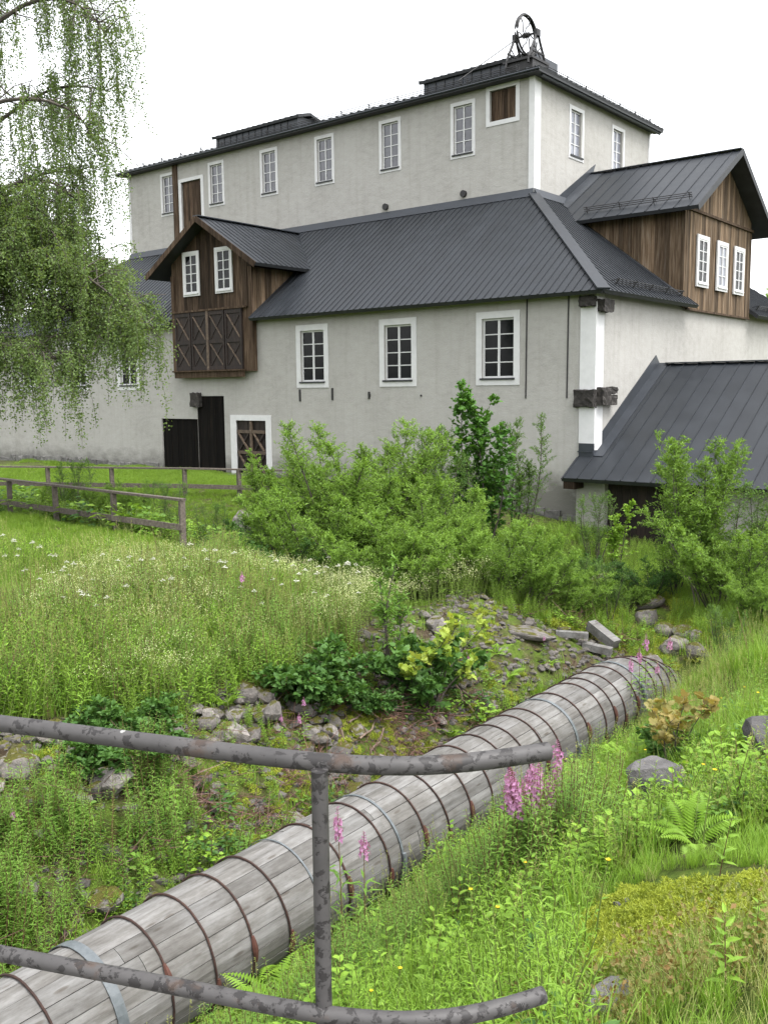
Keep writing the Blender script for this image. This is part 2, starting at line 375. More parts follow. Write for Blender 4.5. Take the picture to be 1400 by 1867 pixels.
WIN_MESH = {}
def window(ori, pos, w, h, b, style, glass, sunk=True, parent=mill_o):
    """pos: lower outer corner of the surround; children: surround, sill, eight panes"""
    key = (round(w, 2), round(h, 2), style, glass.name)
    if key not in WIN_MESH:
        y = 0.085 if sunk else -0.012
        iw, ih = w - 2 * b, h - 2 * b
        F = Geo(); fb = 0.055 if style == 'low' else 0.05
        x0, x1, z0, z1 = b, w - b, b, h - b
        F.box((x0, y - .025, z0), (x0 + fb, y + .03, z1)); F.box((x1 - fb, y - .025, z0), (x1, y + .03, z1))
        F.box((x0 + fb, y - .025, z0), (x1 - fb, y + .03, z0 + fb * 1.2)); F.box((x0 + fb, y - .025, z1 - fb), (x1 - fb, y + .03, z1))
        cxm = (x0 + x1) / 2; mw = 0.035 if style == 'low' else 0.022
        zb, zt = z0 + fb * 1.2, z1 - fb
        F.box((cxm - mw, y - .028, zb), (cxm + mw, y + .03, zt))
        dz = (zt - zb) / 4; tb = 0.014
        for k in (1, 2, 3):
            for xa, xb in ((x0 + fb, cxm - mw), (cxm + mw, x1 - fb)):
                F.box((xa, y - .018, zb + k * dz - tb), (xb, y + .03, zb + k * dz + tb))
        pw = cxm - mw - x0 - fb; ph = dz - 2 * tb
        Pn = Geo().box((0, 0, 0), (pw, .006, ph)).mesh('pane', glass)
        S = Geo(); t0 = -0.022 if sunk else -0.05; t1 = 0.004 if sunk else 0.0
        S.box((0, t0, 0), (b, t1, h)); S.box((w - b, t0, 0), (w, t1, h)); S.box((b, t0, h - b), (w - b, t1, h)); S.box((b, t0, 0), (w - b, t1, b))
        L = Geo(); L.box((b - .05, t0 - .035, b - .012), (w - b + .05, y - .026, b + .012)); L.box((b - .05, t0 - .036, b - .04), (w - b + .05, t0 - .022, b - .012))
        Sm = S.mesh('surround', WHITE if sunk else PAINT); Lm = L.mesh('sill', FASCIA if sunk else PAINT)
        pos_p = [(xa, y, zb + k * dz + (tb if k else 0)) for k in range(4) for xa in (x0 + fb, cxm + mw)]
        WIN_MESH[key] = (F.mesh('window', PAINT), Pn, Sm, Lm, pos_p)
    Fm, Pn, Sm, Lm, pp = WIN_MESH[key]
    o = link(bpy.data.objects.new('window', Fm), parent); o.location = pos; o.rotation_euler = (0, 0, 0 if ori == 'F' else math.pi / 2)
    link(bpy.data.objects.new('surround', Sm), o); link(bpy.data.objects.new('sill', Lm), o)
    for q in pp:
        p = link(bpy.data.objects.new('pane', Pn), o); p.location = q
    return o

# windows: (x of left edge, z of bottom)
LOWW, LOWH, LB = 1.44, 2.06, 0.19
low_x = [-3.72, -7.31, -10.91, -20.98, -24.44, -28.4]
UPW, UPH, UB = 1.0, 1.83, 0.12
up_x = [-23.66, -20.43, -17.25, -14.22, -11.02, -7.86]
up_y = [6.9, 10.12]
W = Geo()
holes = [(x + LB, x + LOWW - LB, 0.15 + LB, 0.15 + LOWH - LB) for x in low_x]
holes += [(-14.16, -12.3, -3.05, -0.80), (-16.12, -14.62, -3.0, -0.10), (-18.26, -16.12, -3.0, -0.95)]
wall_face(W, 'y', 0.0, -30.6, 0.0, -5.2, 2.75, holes)
wall_face(W, 'x', 0.0, 0.0, 18.0, -5.2, 2.75, [], out=1)
wall_face(W, 'x', -30.6, 0.0, 18.0, -5.2, 2.75, [], out=-1)
wall_face(W, 'y', 18.0, -30.6, 0.0, -5.2, 2.75, [], out=1)
part(W, 'wall', PLASTER)
U = Geo()
holes = [(x + UB, x + UPW - UB, 7.86 + UB, 7.86 + UPH - UB) for x in up_x] + [(-6.28, -5.28, 8.81, 9.79), (-22.26, -20.90, 6.0, 9.16)]
wall_face(U, 'y', 4.6, -26.0, -4.6, 5.6, 10.04, holes)
wall_face(U, 'x', -4.6, 4.6, 13.4, 5.6, 10.04, [(y + UB, y + UPW - UB, 7.84 + UB, 7.84 + 1.74 - UB) for y in up_y], out=1)
wall_face(U, 'x', -26.0, 4.6, 13.4, 5.6, 10.04, [], out=-1)
wall_face(U, 'y', 13.4, -26.0, -4.6, 5.6, 10.04, [], out=1)
part(U, 'upper_wall', PLASTER)
for x in low_x: window('F', (x, 0, 0.15), LOWW, LOWH, LB, 'low', GLASS)
for x in up_x: window('F', (x, 4.6, 7.86), UPW, UPH, UB, 'up', GLASS_UP)
for y in up_y: window('R', (-4.6, y, 7.84), UPW + .06, 1.74, UB, 'up', GLASS_PALE)
for x in (-16.38, -14.62): window('F', (x, -0.2, 3.5), 0.9, 1.58, 0.1, 'dorm', GLASS, False)
for y, gl in ((6.42, GLASS), (8.12, GLASS_PALE), (9.72, GLASS)): window('R', (0.125, y, 3.16), 0.98, 1.58, 0.12, 'dorm', gl, False)

# white corner strips
c = Geo(); c.box((-.42, -.035, -1.42), (.035, 0.0, 2.6)); c.box((0.0, 0.0, -1.6), (.035, .43, 2.6)); part(c, 'corner_strip', WHITE)
c = Geo(); c.box((-4.78, 4.57, 6.35), (-4.57, 4.6, 9.98)); c.box((-4.6, 4.6, 6.35), (-4.57, 4.97, 9.98)); part(c, 'corner_strip', WHITE)
c = Geo(); c.box((-26.03, 4.57, 6.38), (-25.88, 4.6, 9.98)); part(c, 'corner_strip', WHITE)
c = Geo(); c.box((-4.6, 13.28, 6.3), (-4.57, 13.43, 9.98)); part(c, 'corner_strip', WHITE)
# dark boot of the corner strip above the shed roof
c = Geo(); c.box((-.40, -.06, -1.88), (.02, -.002, -1.42)); c.box((-.43, -.075, -1.66), (.03, -.001, -1.63)); part(c, 'corner_flashing', FLASH)

# roofs -------------------------------------------------------------
def clip(poly, k, c, keep):
    out = []
    for i in range(len(poly)):
        p, q = poly[i], poly[(i + 1) % len(poly)]
        a, b = keep * (p[k] - c), keep * (q[k] - c)
        if a >= 0: out.append(p)
        if (a > 0 > b) or (a < 0 < b):
            t = a / (a - b); out.append(tuple(p[i] + (q[i] - p[i]) * t for i in range(2)))
    return out
def area(p): return abs(sum(p[i][0] * p[(i + 1) % len(p)][1] - p[(i + 1) % len(p)][0] * p[i][1] for i in range(len(p)))) / 2
def roof_plane(poly, along, panel, rib, parent, rib_h=0.022, rib_w=0.045, thick=0.012, mat_=ROOF, off=0.0, deck=True, name='roof'):
    """a roof slope: a deck slab (the part) with sheet panels (sub-parts); each panel carries its raised ribs"""
    P = [np.array(p, float) for p in poly]
    ax = np.array(along, float); ax /= np.linalg.norm(ax)
    N = np.cross(P[1] - P[0], P[2] - P[0])
    if np.linalg.norm(N) < 1e-6: N = np.cross(P[2] - P[0], P[3] - P[0])
    N /= np.linalg.norm(N)
    if N[2] < 0: N = -N
    up = np.cross(N, ax)
    if up[2] < 0: up = -up
    O = P[0]
    q = [(float((p - O) @ ax), float((p - O) @ up)) for p in P]
    def to3(pt, h): return O + ax * pt[0] + up * pt[1] + N * h
    D = Geo()
    def orient(pl):
        a = sum(pl[i][0] * pl[(i + 1) % len(pl)][1] - pl[(i + 1) % len(pl)][0] * pl[i][1] for i in range(len(pl)))
        return pl
    D.prism([to3(p, 0) for p in q], N, 0.10)
    deck_o = part(D, name, FASCIA, parent)
    a0 = min(p[0] for p in q); a1 = max(p[0] for p in q); a = a0 + off
    while a < a1 - 0.02:
        s = clip(clip(q, 0, a, 1), 0, min(a + panel, a1) - 0.003, -1)
        if len(s) >= 3 and area(s) > 0.01:
            G = Geo(); G.prism([to3(p, 0.004 + thick) for p in s], N, thick)
            k = 0
            while k * rib < panel - 0.01 and a + k * rib < a1 - rib_w:
                r0 = a + k * rib
                for w0, w1, h in ((0, rib_w, rib_h * .55), (rib_w * .22, rib_w * .78, rib_h)):
                    rr = clip(clip(q, 0, r0 + w0 + .002, 1), 0, r0 + w1, -1)
                    if len(rr) >= 3: G.prism([to3(p, 0.005 + thick + h) for p in rr], N, h - 0.001)
                k += 1
            part(G, 'roof_panel', mat_, deck_o)
        a += panel
    return deck_o
EZ, TZ, SL = 2.52, 6.30, 0.753
def sk(y): return EZ + SL * (y + .42)
X = (1, 0, 0); Y = (0, 1, 0)
roof_plane([(-31.02, -.42, EZ), (-17.22, -.42, EZ), (-17.22, 4.6, TZ), (-26.0, 4.6, TZ)], X, 0.75, 0.25, mill_o)
roof_plane([(-17.2, .8, sk(.8)), (-12.78, .8, sk(.8)), (-12.78, 4.6, TZ), (-17.2, 4.6, TZ)], X, 0.75, 0.25, mill_o)
roof_plane([(-12.76, -.42, EZ), (.42, -.42, EZ), (-4.6, 4.6, TZ), (-12.76, 4.6, TZ)], X, 0.75, 0.25, mill_o)
def skx(x): return EZ + SL * (.42 - x)
roof_plane([(.42, -.42, EZ), (.42, 6.0, EZ), (-.05, 6.0, skx(-.05)), (-4.6, 6.0, TZ), (-4.6, 4.6, TZ)], Y, 0.75, 0.25, mill_o)
roof_plane([(-.6, 6.01, skx(-.6)), (-.6, 11.4, skx(-.6)), (-4.6, 11.4, TZ), (-4.6, 6.01, TZ)], Y, 1.0, 0.25, mill_o)
roof_plane([(.42, 11.55, EZ), (.42, 18.42, EZ), (-4.6, 13.4, TZ), (-4.6, 11.55, TZ)], Y, 0.75, 0.25, mill_o)
# hip caps, wall flashing
h = Geo()
for a, b_ in (((.42, -.42, EZ + .03), (-4.6, 4.6, TZ + .03)),):
    h.bar(a, b_, 0.34, 0.05, (0.2, -0.2, 1))
part(h, 'hip_cap', ROOF)
h = Geo()
def band(pts, dirs, name='wall_flashing'):
    G = Geo()
    for i in range(len(pts) - 1):
        p, q = np.array(pts[i], float), np.array(pts[i + 1], float); d = np.array(dirs[i], float)
        V = [p - [0, 0, .12], q - [0, 0, .12], q + d * .0 + [0, 0, .16], p + d * .0 + [0, 0, .16]]
        V2 = [v + d * t for v, t in zip(V, (.20, .20, .035, .035))]
        G.add(V2 + V, [(0, 1, 2, 3), (7, 6, 5, 4), (0, 4, 5, 1), (1, 5, 6, 2), (2, 6, 7, 3), (3, 7, 4, 0)])
    return part(G, name, FLASH)
band([(-26.0, 4.6, TZ + .02), (-4.58, 4.6, TZ + .02)], [(0, -1, 0)])
band([(-4.6, 4.58, TZ + .02), (-4.6, 6.9, TZ + .02)], [(1, 0, 0)])

# upper hip roof
UE, US = 10.06, 0.27
def uz(d): return UE + US * d
x0, x1, y0, y1 = -26.42, -4.2, 4.2, 13.8; hw = (y1 - y0) / 2
roof_plane([(x0, y0, UE), (x1, y0, UE), (x1 - hw, y0 + hw, uz(hw)), (x0 + hw, y0 + hw, uz(hw))], X, 1.05, 0.35, mill_o)
roof_plane([(x1, y0, UE), (x1, y1, UE), (x1 - hw, y0 + hw, uz(hw))], Y, 1.05, 0.35, mill_o)
roof_plane([(x0, y0, UE), (x0, y1, UE), (x0 + hw, y0 + hw, uz(hw))], Y, 1.05, 0.35, mill_o)
roof_plane([(x0, y1, UE), (x1, y1, UE), (x1 - hw, y0 + hw, uz(hw)), (x0 + hw, y0 + hw, uz(hw))], X, 1.05, 0.35, mill_o)
G = Geo(); G.box((x0 + .02, y0 + .02, UE - .13), (x1 - .02, 4.59, UE - .03)); G.box((-4.59, 4.59, UE - .13), (x1 - .02, y1 - .02, UE - .03)); part(G, 'soffit', FASCIA)
G = Geo(); G.tube([(x1 - .12, 4.55, UE - .16), (x1 - .12, y1 - .1, UE - .16)], .055, 8); G.tube([(x0, y0 - .01, UE - .06), (x1, y0 - .01, UE - .06)], .03, 6)
part(G, 'gutter', FLASH)
G = Geo(); G.tube([(-26.2, 4.4, UE - .1), (-26.35, 4.4, UE - .35), (-26.05, 4.5, UE - .45)], .03, 6); part(G, 'rain_spout', PAINT)
def snow_guard(p, q, up, out, step=1.3, h=(.05, .11, .17), parent=mill_o):
    p, q, up, out = (np.array(v, float) for v in (p, q, up, out)); G = Geo()
    for k in h: G.tube([p + up * k, q + up * k], .013, 5)
    L = np.linalg.norm(q - p); d = (q - p) / L; n_ = max(2, int(L / step) + 1)
    for i in range(n_):
        c_ = p + d * (.1 + (L - .2) * i / (n_ - 1))
        G.bar(c_ - up * .03, c_ + up * (h[-1] + .03), .035, .012, d); G.bar(c_ - up * .02 - out * .2, c_ + up * h[-1], .02, .01, d)
    return part(G, 'snow_guard', IRON, parent)
snow_guard((x0 + .3, y0 + .28, UE + .1), (-7.3, y0 + .28, UE + .1), (0, -.1, 1), (0, -1, 0))
snow_guard((-7.2, y0 + .28, UE + .1), (x1 - .9, y0 + .28, UE + .1), (0, -.1, 1), (0, -1, 0))
snow_guard((x1 - .28, y0 + .9, UE + .1), (x1 - .28, y1 - .6, UE + .1), (.1, 0, 1), (1, 0, 0))
dn = np.array((SL, 0, 1)) / math.hypot(SL, 1)
snow_guard((.12, .75, skx(.12) + .02), (.12, 5.3, skx(.12) + .02), dn, (.8, 0, -.6), 1.1, (.06, .12, .18))
snow_guard((.12, 12.1, skx(.12) + .02), (.12, 17, skx(.12) + .02), dn, (.8, 0, -.6), 1.1, (.06, .12, .18))
# raised roof lights along the ridge
for (xa, xb) in ((-24.3, -18.55), (-11.95, -7.0)):
    G = Geo(); G.box((xa + .15, 8.35, 10.9), (xb - .2, 9.65, 12.1)); mo = part(G, 'roof_monitor', FLASH)
    for s_, ya in ((-1, 8.2), (1, 9.8)):
        roof_plane([(xa, ya, 12.08), (xb, ya, 12.08), (xb, 9, 12.30), (xa, 9, 12.30)], X, 0.7, 0.35, mill_o)
    G = Geo()
    for i in range(int((xb - xa - .5) / .42)): G.box((xa + .3 + i * .42, 8.32, 11.1), (xa + .335 + i * .42, 8.35, 12.06))
    part(G, 'batten', FASCIA, mo)
part(Geo().box((-7.18, 8.15, 11.0), (-6.62, 9.7, 11.98)), 'end_panel', FLASH)

# hoist dormer on the front
dx0, dx1, dyf, dcx, dez, drz = -17.1, -12.78, -0.18, -15.0, 4.30, 6.13
D = Geo(); D.box((dx0 + .03, dyf + .03, .76), (dx1 - .03, 2.2, 4.25)); D.prism([(dx0 + .03, dyf + .03, 4.2), (dx1 - .03, dyf + .03, 4.2), (dcx, dyf + .03, 5.98)], (0, -1, 0), 4.3)
dor = part(D, 'dormer', SIDE_DARK)
def plank_wall(face, a0, a1, zlo, zhi, w, mat_, parent, gap=.006, t=.028, const=0.0, ow=1):
    """vertical boards: face 'y' (front, facing -y) or 'x' (facing +x); zlo/zhi are functions of the position"""
    a = a0
    while a < a1 - .02:
        ww = min(w * random.uniform(.8, 1.2), a1 - a); b_ = a + ww - gap; tt = t * random.uniform(.8, 1.3)
        z = (zlo(a), zlo(b_), zhi(b_), zhi(a))
        if z[2] - z[1] < .03 and z[3] - z[0] < .03: a += ww; continue
        pl = [(a, const, z[0]), (b_, const, z[1]), (b_, const, max(z[2], z[1] + .001)), (a, const, max(z[3], z[0] + .001))] if face == 'y' else [(const, a, z[0]), (const, b_, z[1]), (const, b_, max(z[2], z[1] + .001)), (const, a, max(z[3], z[0] + .001))]
        nn = (0, -ow, 0) if face == 'y' else (ow, 0, 0)
        pl = [tuple(np.array(p) + np.array(nn) * (tt - t)) for p in pl]
        part(Geo().prism(pl, nn, tt), 'plank', mat_, parent); a += ww
gable = lambda x: min(4.33 + (2.95 - abs(x - dcx)) * .615, 6.05)
plank_wall('y', dx0, dx1, lambda x: 2.96, lambda x: gable(x) - .1, .175, SIDE_DARK, dor, const=dyf)
plank_wall('x', dyf + .03, 1.9, lambda y: max(sk(y) - .05, 2.3), lambda y: 4.28, .15, SIDE_TAN, dor, const=dx1)
G = Geo(); G.box((dx1 - .16, dyf - .05, .75), (dx1 + .012, dyf + .02, 4.3)); G.box((dx0 - .012, dyf - .05, .75), (dx0 + .16, dyf + .02, 4.3)); G.box((dx0 - .01, dyf - .1, 2.93), (dx1 - .3, dyf - .03, 3.0)); part(G, 'corner_post', SIDE_DARK, dor)
for s_, xe in ((1, dcx + 2.95), (-1, dcx - 2.95)):
    yv = (dez - EZ) / SL - .42
    roof_plane([(xe, -.72, dez), (xe, yv, dez), (dcx, 4.42, drz), (dcx, -.72, drz)], Y, 0.75, 0.25, mill_o)
    G = Geo(); G.bar((xe, -.735, dez - .06), (dcx, -.735, drz - .06), .03, .19, (0, 0, 1)); part(G, 'barge_board', SIDE_DARK, mill_o)
G = Geo(); G.bar((dcx, -.72, drz + .035), (dcx, 4.42, drz + .035), .3, .03); part(G, 'ridge_cap', FLASH)
# shutters of the hoist
sx0, sx1 = -16.95, -13.28
Gs = Geo(); Gs.box((sx0 - .02, dyf - .13, .56), (sx1 + .02, dyf + .0, .78)); Gs.box((sx0 - .08, dyf - .2, .78), (sx1 + .06, dyf + .0, .83)); part(Gs, 'ledge_beam', SIDE_DARK)
sw = (sx1 - sx0) / 4
for k in range(4):
    xa, xb = sx0 + k * sw + .03, sx0 + (k + 1) * sw - .03
    G = Geo(); G.box((xa, dyf - .035, .84), (xb, dyf - .001, 2.92)); so = part(G, 'shutter', SHUTTER)
    F = Geo(); yf = dyf - .035
    for za in (.84, 1.78, 2.78): F.box((xa + .07, yf - .035, za), (xb - .07, yf - .001, za + .13))
    F.box((xa, yf - .04, .84), (xa + .07, yf - .001, 2.92)); F.box((xb - .07, yf - .04, .84), (xb, yf - .001, 2.92)); part(F, 'shutter_frame', SHUTTER, so)
    for za, zb in ((.97, 1.78), (1.91, 2.78)):
        B = Geo(); B.bar((xa + .1, yf - .017, zb - .02), (xb - .1, yf - .017, za + .02), .05, .03, (0, -1, 0)); part(B, 'brace', BRACE, so)
        B = Geo(); B.bar((xb - .1, yf - .012, zb - .02), (xa + .1, yf - .012, za + .02), .05, .018, (0, -1, 0)); part(B, 'brace', SHUTTER, so)
G = Geo(); G.box((sx0 + 2 * sw - .06, dyf - .085, .83), (sx0 + 2 * sw + .06, dyf - .04, 2.93)); part(G, 'centre_post', BRACE)

# big dormer on the right side
gy0, gy1, gx, gcy, gez, grz = 5.55, 11.55, 0.09, 8.6, 5.33, 7.55
gs = (grz - gez) / 3.6
D = Geo(); D.box((-3.2, gy0 + .03, 2.5), (gx - .03, gy1 - .03, 5.3)); D.prism([(gx - .03, gy0 + .03, 5.25), (gx - .03, gy1 - .03, 5.25), (gx - .03, gcy, 7.35)], (1, 0, 0), 4.4)
dor2 = part(D, 'dormer', SIDE_TAN)
ggab = lambda y: min(gez + (3.6 - abs(y - gcy)) * gs, grz - .02) - .12
plank_wall('x', gy0, gy1, lambda y: 2.46, lambda y: min(5.38, ggab(y)), .16, SIDE_TAN, dor2, const=gx)
plank_wall('x', gy0 + .1, gy1 - .1, lambda y: 5.46, ggab, .16, SIDE_TAN, dor2, const=gx + .012)
G = Geo(); G.box((gx - .005, gy0 - .02, 5.38), (gx + .07, gy1 + .02, 5.46)); G.box((gx - .005, gy0 + .2, 2.40), (gx + .05, gy1, 2.46)); part(G, 'drip_rail', SIDE_DARK, dor2)
plank_wall('y', -3.6, gx + .005, lambda x: skx(x) - .04, lambda x: 5.32, .16, SIDE_TAN, dor2, const=gy0)
ex = .68
for s_ in (-1, 1):
    ye = gcy + s_ * 3.6; ym = ye - s_ * (6.3 - gez) / gs
    xv = .42 - (gez - EZ) / SL
    roof_plane([(ex, ye, gez), (xv, ye, gez), (-4.58, ym, 6.3), (-4.58, gcy, grz), (ex, gcy, grz)], X, 0.45, 0.45, mill_o)
    G = Geo(); G.bar((ex + .016, ye, gez - .06), (ex + .016, gcy, grz - .06), .03, .18, (0, 0, 1)); part(G, 'barge_board', FASCIA)
G = Geo(); G.bar((ex, gcy, grz + .035), (-4.58, gcy, grz + .035), .3, .03); part(G, 'ridge_cap', FLASH)
sn_ = np.array((0, -gs, 1)) / math.hypot(gs, 1)
snow_guard((-3.2, gcy - 3.6 + .45, gez + .45 * gs + .03), (.35, gcy - 3.6 + .45, gez + .45 * gs + .03), sn_, (0, -.85, -.5), 1.0, (.06, .12, .18))
# upstand against the upper wall beside the dormer roof
G = Geo(); V = [(-4.57, 5.85, 5.95), (-4.57, 8.6, 7.5), (-4.57, 8.85, 7.95), (-4.57, 5.9, 6.28)]
G.prism(V, (1, 0, 0), .03); G.prism([(-4.56, 5.5, 5.75), (-4.1, 5.3, 5.5), (-4.1, 8.5, 7.52), (-4.56, 8.6, 7.62)], (0.1, -.5, .85), .03); part(G, 'valley_flashing', FLASH)
# flashing strip at the foot of the dormer's near side
G = Geo(); G.bar((gx + .0, gy0 - .12, skx(gx) + .05), (-3.5, gy0 - .12, skx(-3.5) + .05), .22, .03, dn); part(G, 'valley_flashing', FLASH)

# doors and hatches ---------------------------------------------------
def board_door(x0, x1, z0, z1, y, mat_, name='door', w=.17, parent=mill_o):
    G = Geo(); G.box((x0, y + .03, z0), (x1, y + .05, z1)); d = part(G, name, mat_, parent)
    plank_wall('y', x0, x1, lambda x: z0, lambda x: z1, w, mat_, d, const=y, t=.026)
    return d
board_door(-18.25, -16.13, -3.2, -0.96, .06, TARRED, 'barn_door')
board_door(-16.11, -14.63, -3.2, -0.11, .03, TARRED, 'barn_door')
d = board_door(-13.96, -12.48, -3.2, -0.98, .06, SHUTTER, 'door')
for xa, xb in ((-13.95, -13.27), (-13.17, -12.49)):
    for za in (-1.42, -2.16, -2.95):
        part(Geo().box((xa + .02, -.025, za), (xb - .02, .028, za + .11)), 'ledge', BRACE, d)
    for za, zb in ((-2.05, -1.42), (-2.84, -2.16)):
        s1, s2 = (xa, xb) if xa < -13.5 else (xb, xa)
        part(Geo().bar((xa + .08, -.005, zb), (xb - .08, -.005, za), .055, .06, (0, -1, 0)), 'brace', BRACE, d)
        part(Geo().bar((xb - .08, .005, zb), (xa + .08, .005, za), .05, .04, (0, -1, 0)), 'brace', SHUTTER, d)
part(Geo().box((-13.27, -.035, -3.1), (-13.17, .03, -1.0)), 'cover_strip', BRACE, d)
G = Geo(); G.box((-14.28, -.03, -3.1), (-13.98, 0, -.78)); G.box((-12.46, -.03, -3.1), (-12.20, 0, -.78)); G.box((-13.98, -.03, -.97), (-12.46, 0, -.78)); part(G, 'door_surround', WHITE)
# upper loading door, upper hatch, brown down-pipe board
d = board_door(-22.22, -20.94, 6.0, 9.12, 4.66, SIDE_DARK, 'door')
G = Geo(); G.box((-22.4, 4.57, 5.9), (-22.24, 4.6, 9.28)); G.box((-20.92, 4.57, 5.9), (-20.76, 4.6, 9.28)); G.box((-22.24, 4.57, 9.14), (-20.92, 4.6, 9.28)); part(G, 'door_surround', WHITE)
d = board_door(-6.27, -5.29, 8.82, 9.78, 4.68, SIDE_DARK, 'hatch', .14)
G = Geo(); G.box((-6.42, 4.575, 8.67), (-6.28, 4.6, 9.93)); G.box((-5.28, 4.575, 8.67), (-5.14, 4.6, 9.93)); G.box((-6.28, 4.575, 9.79), (-5.28, 4.6, 9.93)); G.box((-6.28, 4.575, 8.67), (-5.28, 4.6, 8.81)); part(G, 'hatch_surround', WHITE)
part(Geo().box((-22.74, 4.52, 5.95), (-22.46, 4.6, 10.0)), 'pipe_boxing', SIDE_DARK)
# vents
for x, z in ((-10.72, 6.66), (-7.3, 6.66)):
    G = Geo(); G.tube([(x, 4.50, z), (x, 4.61, z)], .115, 14); part(G, 'vent_pipe', IRON)
# wall irons, cable, beam ends
for x, z0, z1 in ((-10.78, -.30, .1), (-9.31, -.26, .13), (-7.75, -.22, .0)): part(Geo().box((x - .035, -.03, z0), (x + .035, 0.0, z1)), 'wall_anchor', IRON)
part(Geo().box((-7.77, -.035, -.15), (-7.70, 0.0, -.07)), 'wall_anchor', IRON)
part(Geo().tube([(-5.7, -.03, -.13), (-5.7, .01, -.13)], .03, 8), 'wall_anchor', IRON)
for x in (-2.06, -.79): part(Geo().tube([(x, -.012, 2.55), (x - .01, -.012, -.22)], .02, 6), 'cable', IRON, smooth=True)
def rough_beam(a, b_, seed, name='beam_end'):
    bm = bmesh.new(); bmesh.ops.create_cube(bm, size=1.0)
    bmesh.ops.subdivide_edges(bm, edges=bm.edges[:], cuts=3, use_grid_fill=True)
    rr = random.Random(seed); a, b_ = Vector(a), Vector(b_); d = b_ - a
    for v in bm.verts:
        v.co = Vector((a.x + d.x * (v.co.x + .5), a.y + d.y * (v.co.y + .5), a.z + d.z * (v.co.z + .5))) + Vector([rr.uniform(-.022, .022) for _ in range(3)])
    me = bpy.data.meshes.new(name); bm.to_mesh(me); bm.free(); me.materials.append(OLDBEAM)
    return link(bpy.data.objects.new(name, me), mill_o)
rough_beam((-.52, -.17, -.46), (.06, .02, .0), 1); rough_beam((.02, .05, -.40), (.24, .52, .05), 2); rough_beam((.0, .55, -.12), (.2, .98, .06), 3); rough_beam((.0, .53, -.40), (.19, .97, -.16), 4)
rough_beam((-.40, -.22, 2.16), (.04, -.01, 2.42), 5); rough_beam((.02, .02, 2.02), (.24, .55, 2.34), 6)
rough_beam((-16.32, -.16, -.50), (-15.86, .05, .02), 7)
# foundation stones along the foot of the front
stones = []
for k in range(4):
    bm = bmesh.new(); bmesh.ops.create_cube(bm, size=1.0); bmesh.ops.subdivide_edges(bm, edges=bm.edges[:], cuts=1, use_grid_fill=True)
    for v in bm.verts: v.co = v.co * (1 - .12 * (v.co.length > .8)) + Vector([random.uniform(-.06, .06) for _ in range(3)])
    me = bpy.data.meshes.new('foundation_stone'); bm.to_mesh(me); bm.free(); me.materials.append(STONE); stones.append(me)
x = -30.5
while x < -.2:
    wd = random.uniform(.45, .95)
    if not (-18.4 < x + wd / 2 < -12.1):
        p = mill(x + wd / 2, -.1); zz = gz(p[0], p[1])
        o = link(bpy.data.objects.new('foundation_stone', random.choice(stones)), mill_o)
        o.location = (x + wd / 2, .06, zz + random.uniform(-.06, .04)); o.scale = (wd, .3, random.uniform(.3, .5)); o.rotation_euler = (0, random.uniform(-.06, .06), random.uniform(-.05, .05))
    x += wd + .02
o = part(Geo().box((-13.95, -.55, -3.35), (-12.35, -.02, -2.86)), 'door_step', STONE)

# winding wheel on the roof -------------------------------------------
wh = empty('winding_wheel', mill(-6.72, 7.6, 11.55), FACE, 'black iron spoked winding wheel on a braced frame on top of the roof', 'wheel')
th = np.linspace(0, 2 * math.pi, 41)[:-1]; Rw = .66; cz = .90
G = Geo(); ring = np.stack([0 * th, Rw * np.cos(th), cz + Rw * np.sin(th)], -1)
for dx_, r_ in ((-.05, .035), (.05, .035), (0, .03)): G.tube(ring * [1, 1 if dx_ else .95, 1] + [dx_, 0, 0 if dx_ else .05 * cz], r_, 6, closed=True)
part(G, 'rim', IRON, wh, True)
part(Geo().tube([(-.12, 0, cz), (.12, 0, cz)], .09, 10), 'hub', IRON, wh); part(Geo().tube([(-.5, 0, cz), (.5, 0, cz)], .04, 8), 'axle', IRON, wh)
for k in range(6):
    a = k * math.pi / 3 + .25; t = np.linspace(0, 1, 7); bend = .10 * np.sin(t * math.pi * 2)
    part(Geo().tube(np.stack([0 * t, t * Rw * math.cos(a) - bend * math.sin(a), cz + t * Rw * math.sin(a) + bend * math.cos(a)], -1), .022, 5), 'spoke', IRON, wh)
for sx in (-.45, .45):
    G = Geo(); G.box((sx - .06, -.12, cz - .12), (sx + .06, .12, cz + .1))
    for s2 in (-1, 1):
        t = np.linspace(0, 1, 9); G.tube(np.stack([0 * t + sx, s2 * (.1 + .5 * np.sin(t * 1.5) ** 1.3), cz - .1 - t * (cz + .15)], -1), .045, 6)
    G.bar((sx, -.5, .25), (sx, .5, .25), .05, .06); G.bar((sx, -.32, .5), (sx, .32, .02), .03, .03); G.bar((sx, .32, .5), (sx, -.32, .02), .03, .03)
    part(G, 'bearing_frame', IRON, wh)
part(Geo().tube([(-.5, -.05, cz - .1), (-1.6, -1.9, -.75)], .018, 6), 'stay_rod', IRON, wh)
G = Geo(); G.box((-.56, -.5, -.55), (.56, .5, -.1)); G.box((-.6, -.6, -.1), (.6, .6, -.02)); part(G, 'base_frame', IRON, wh)

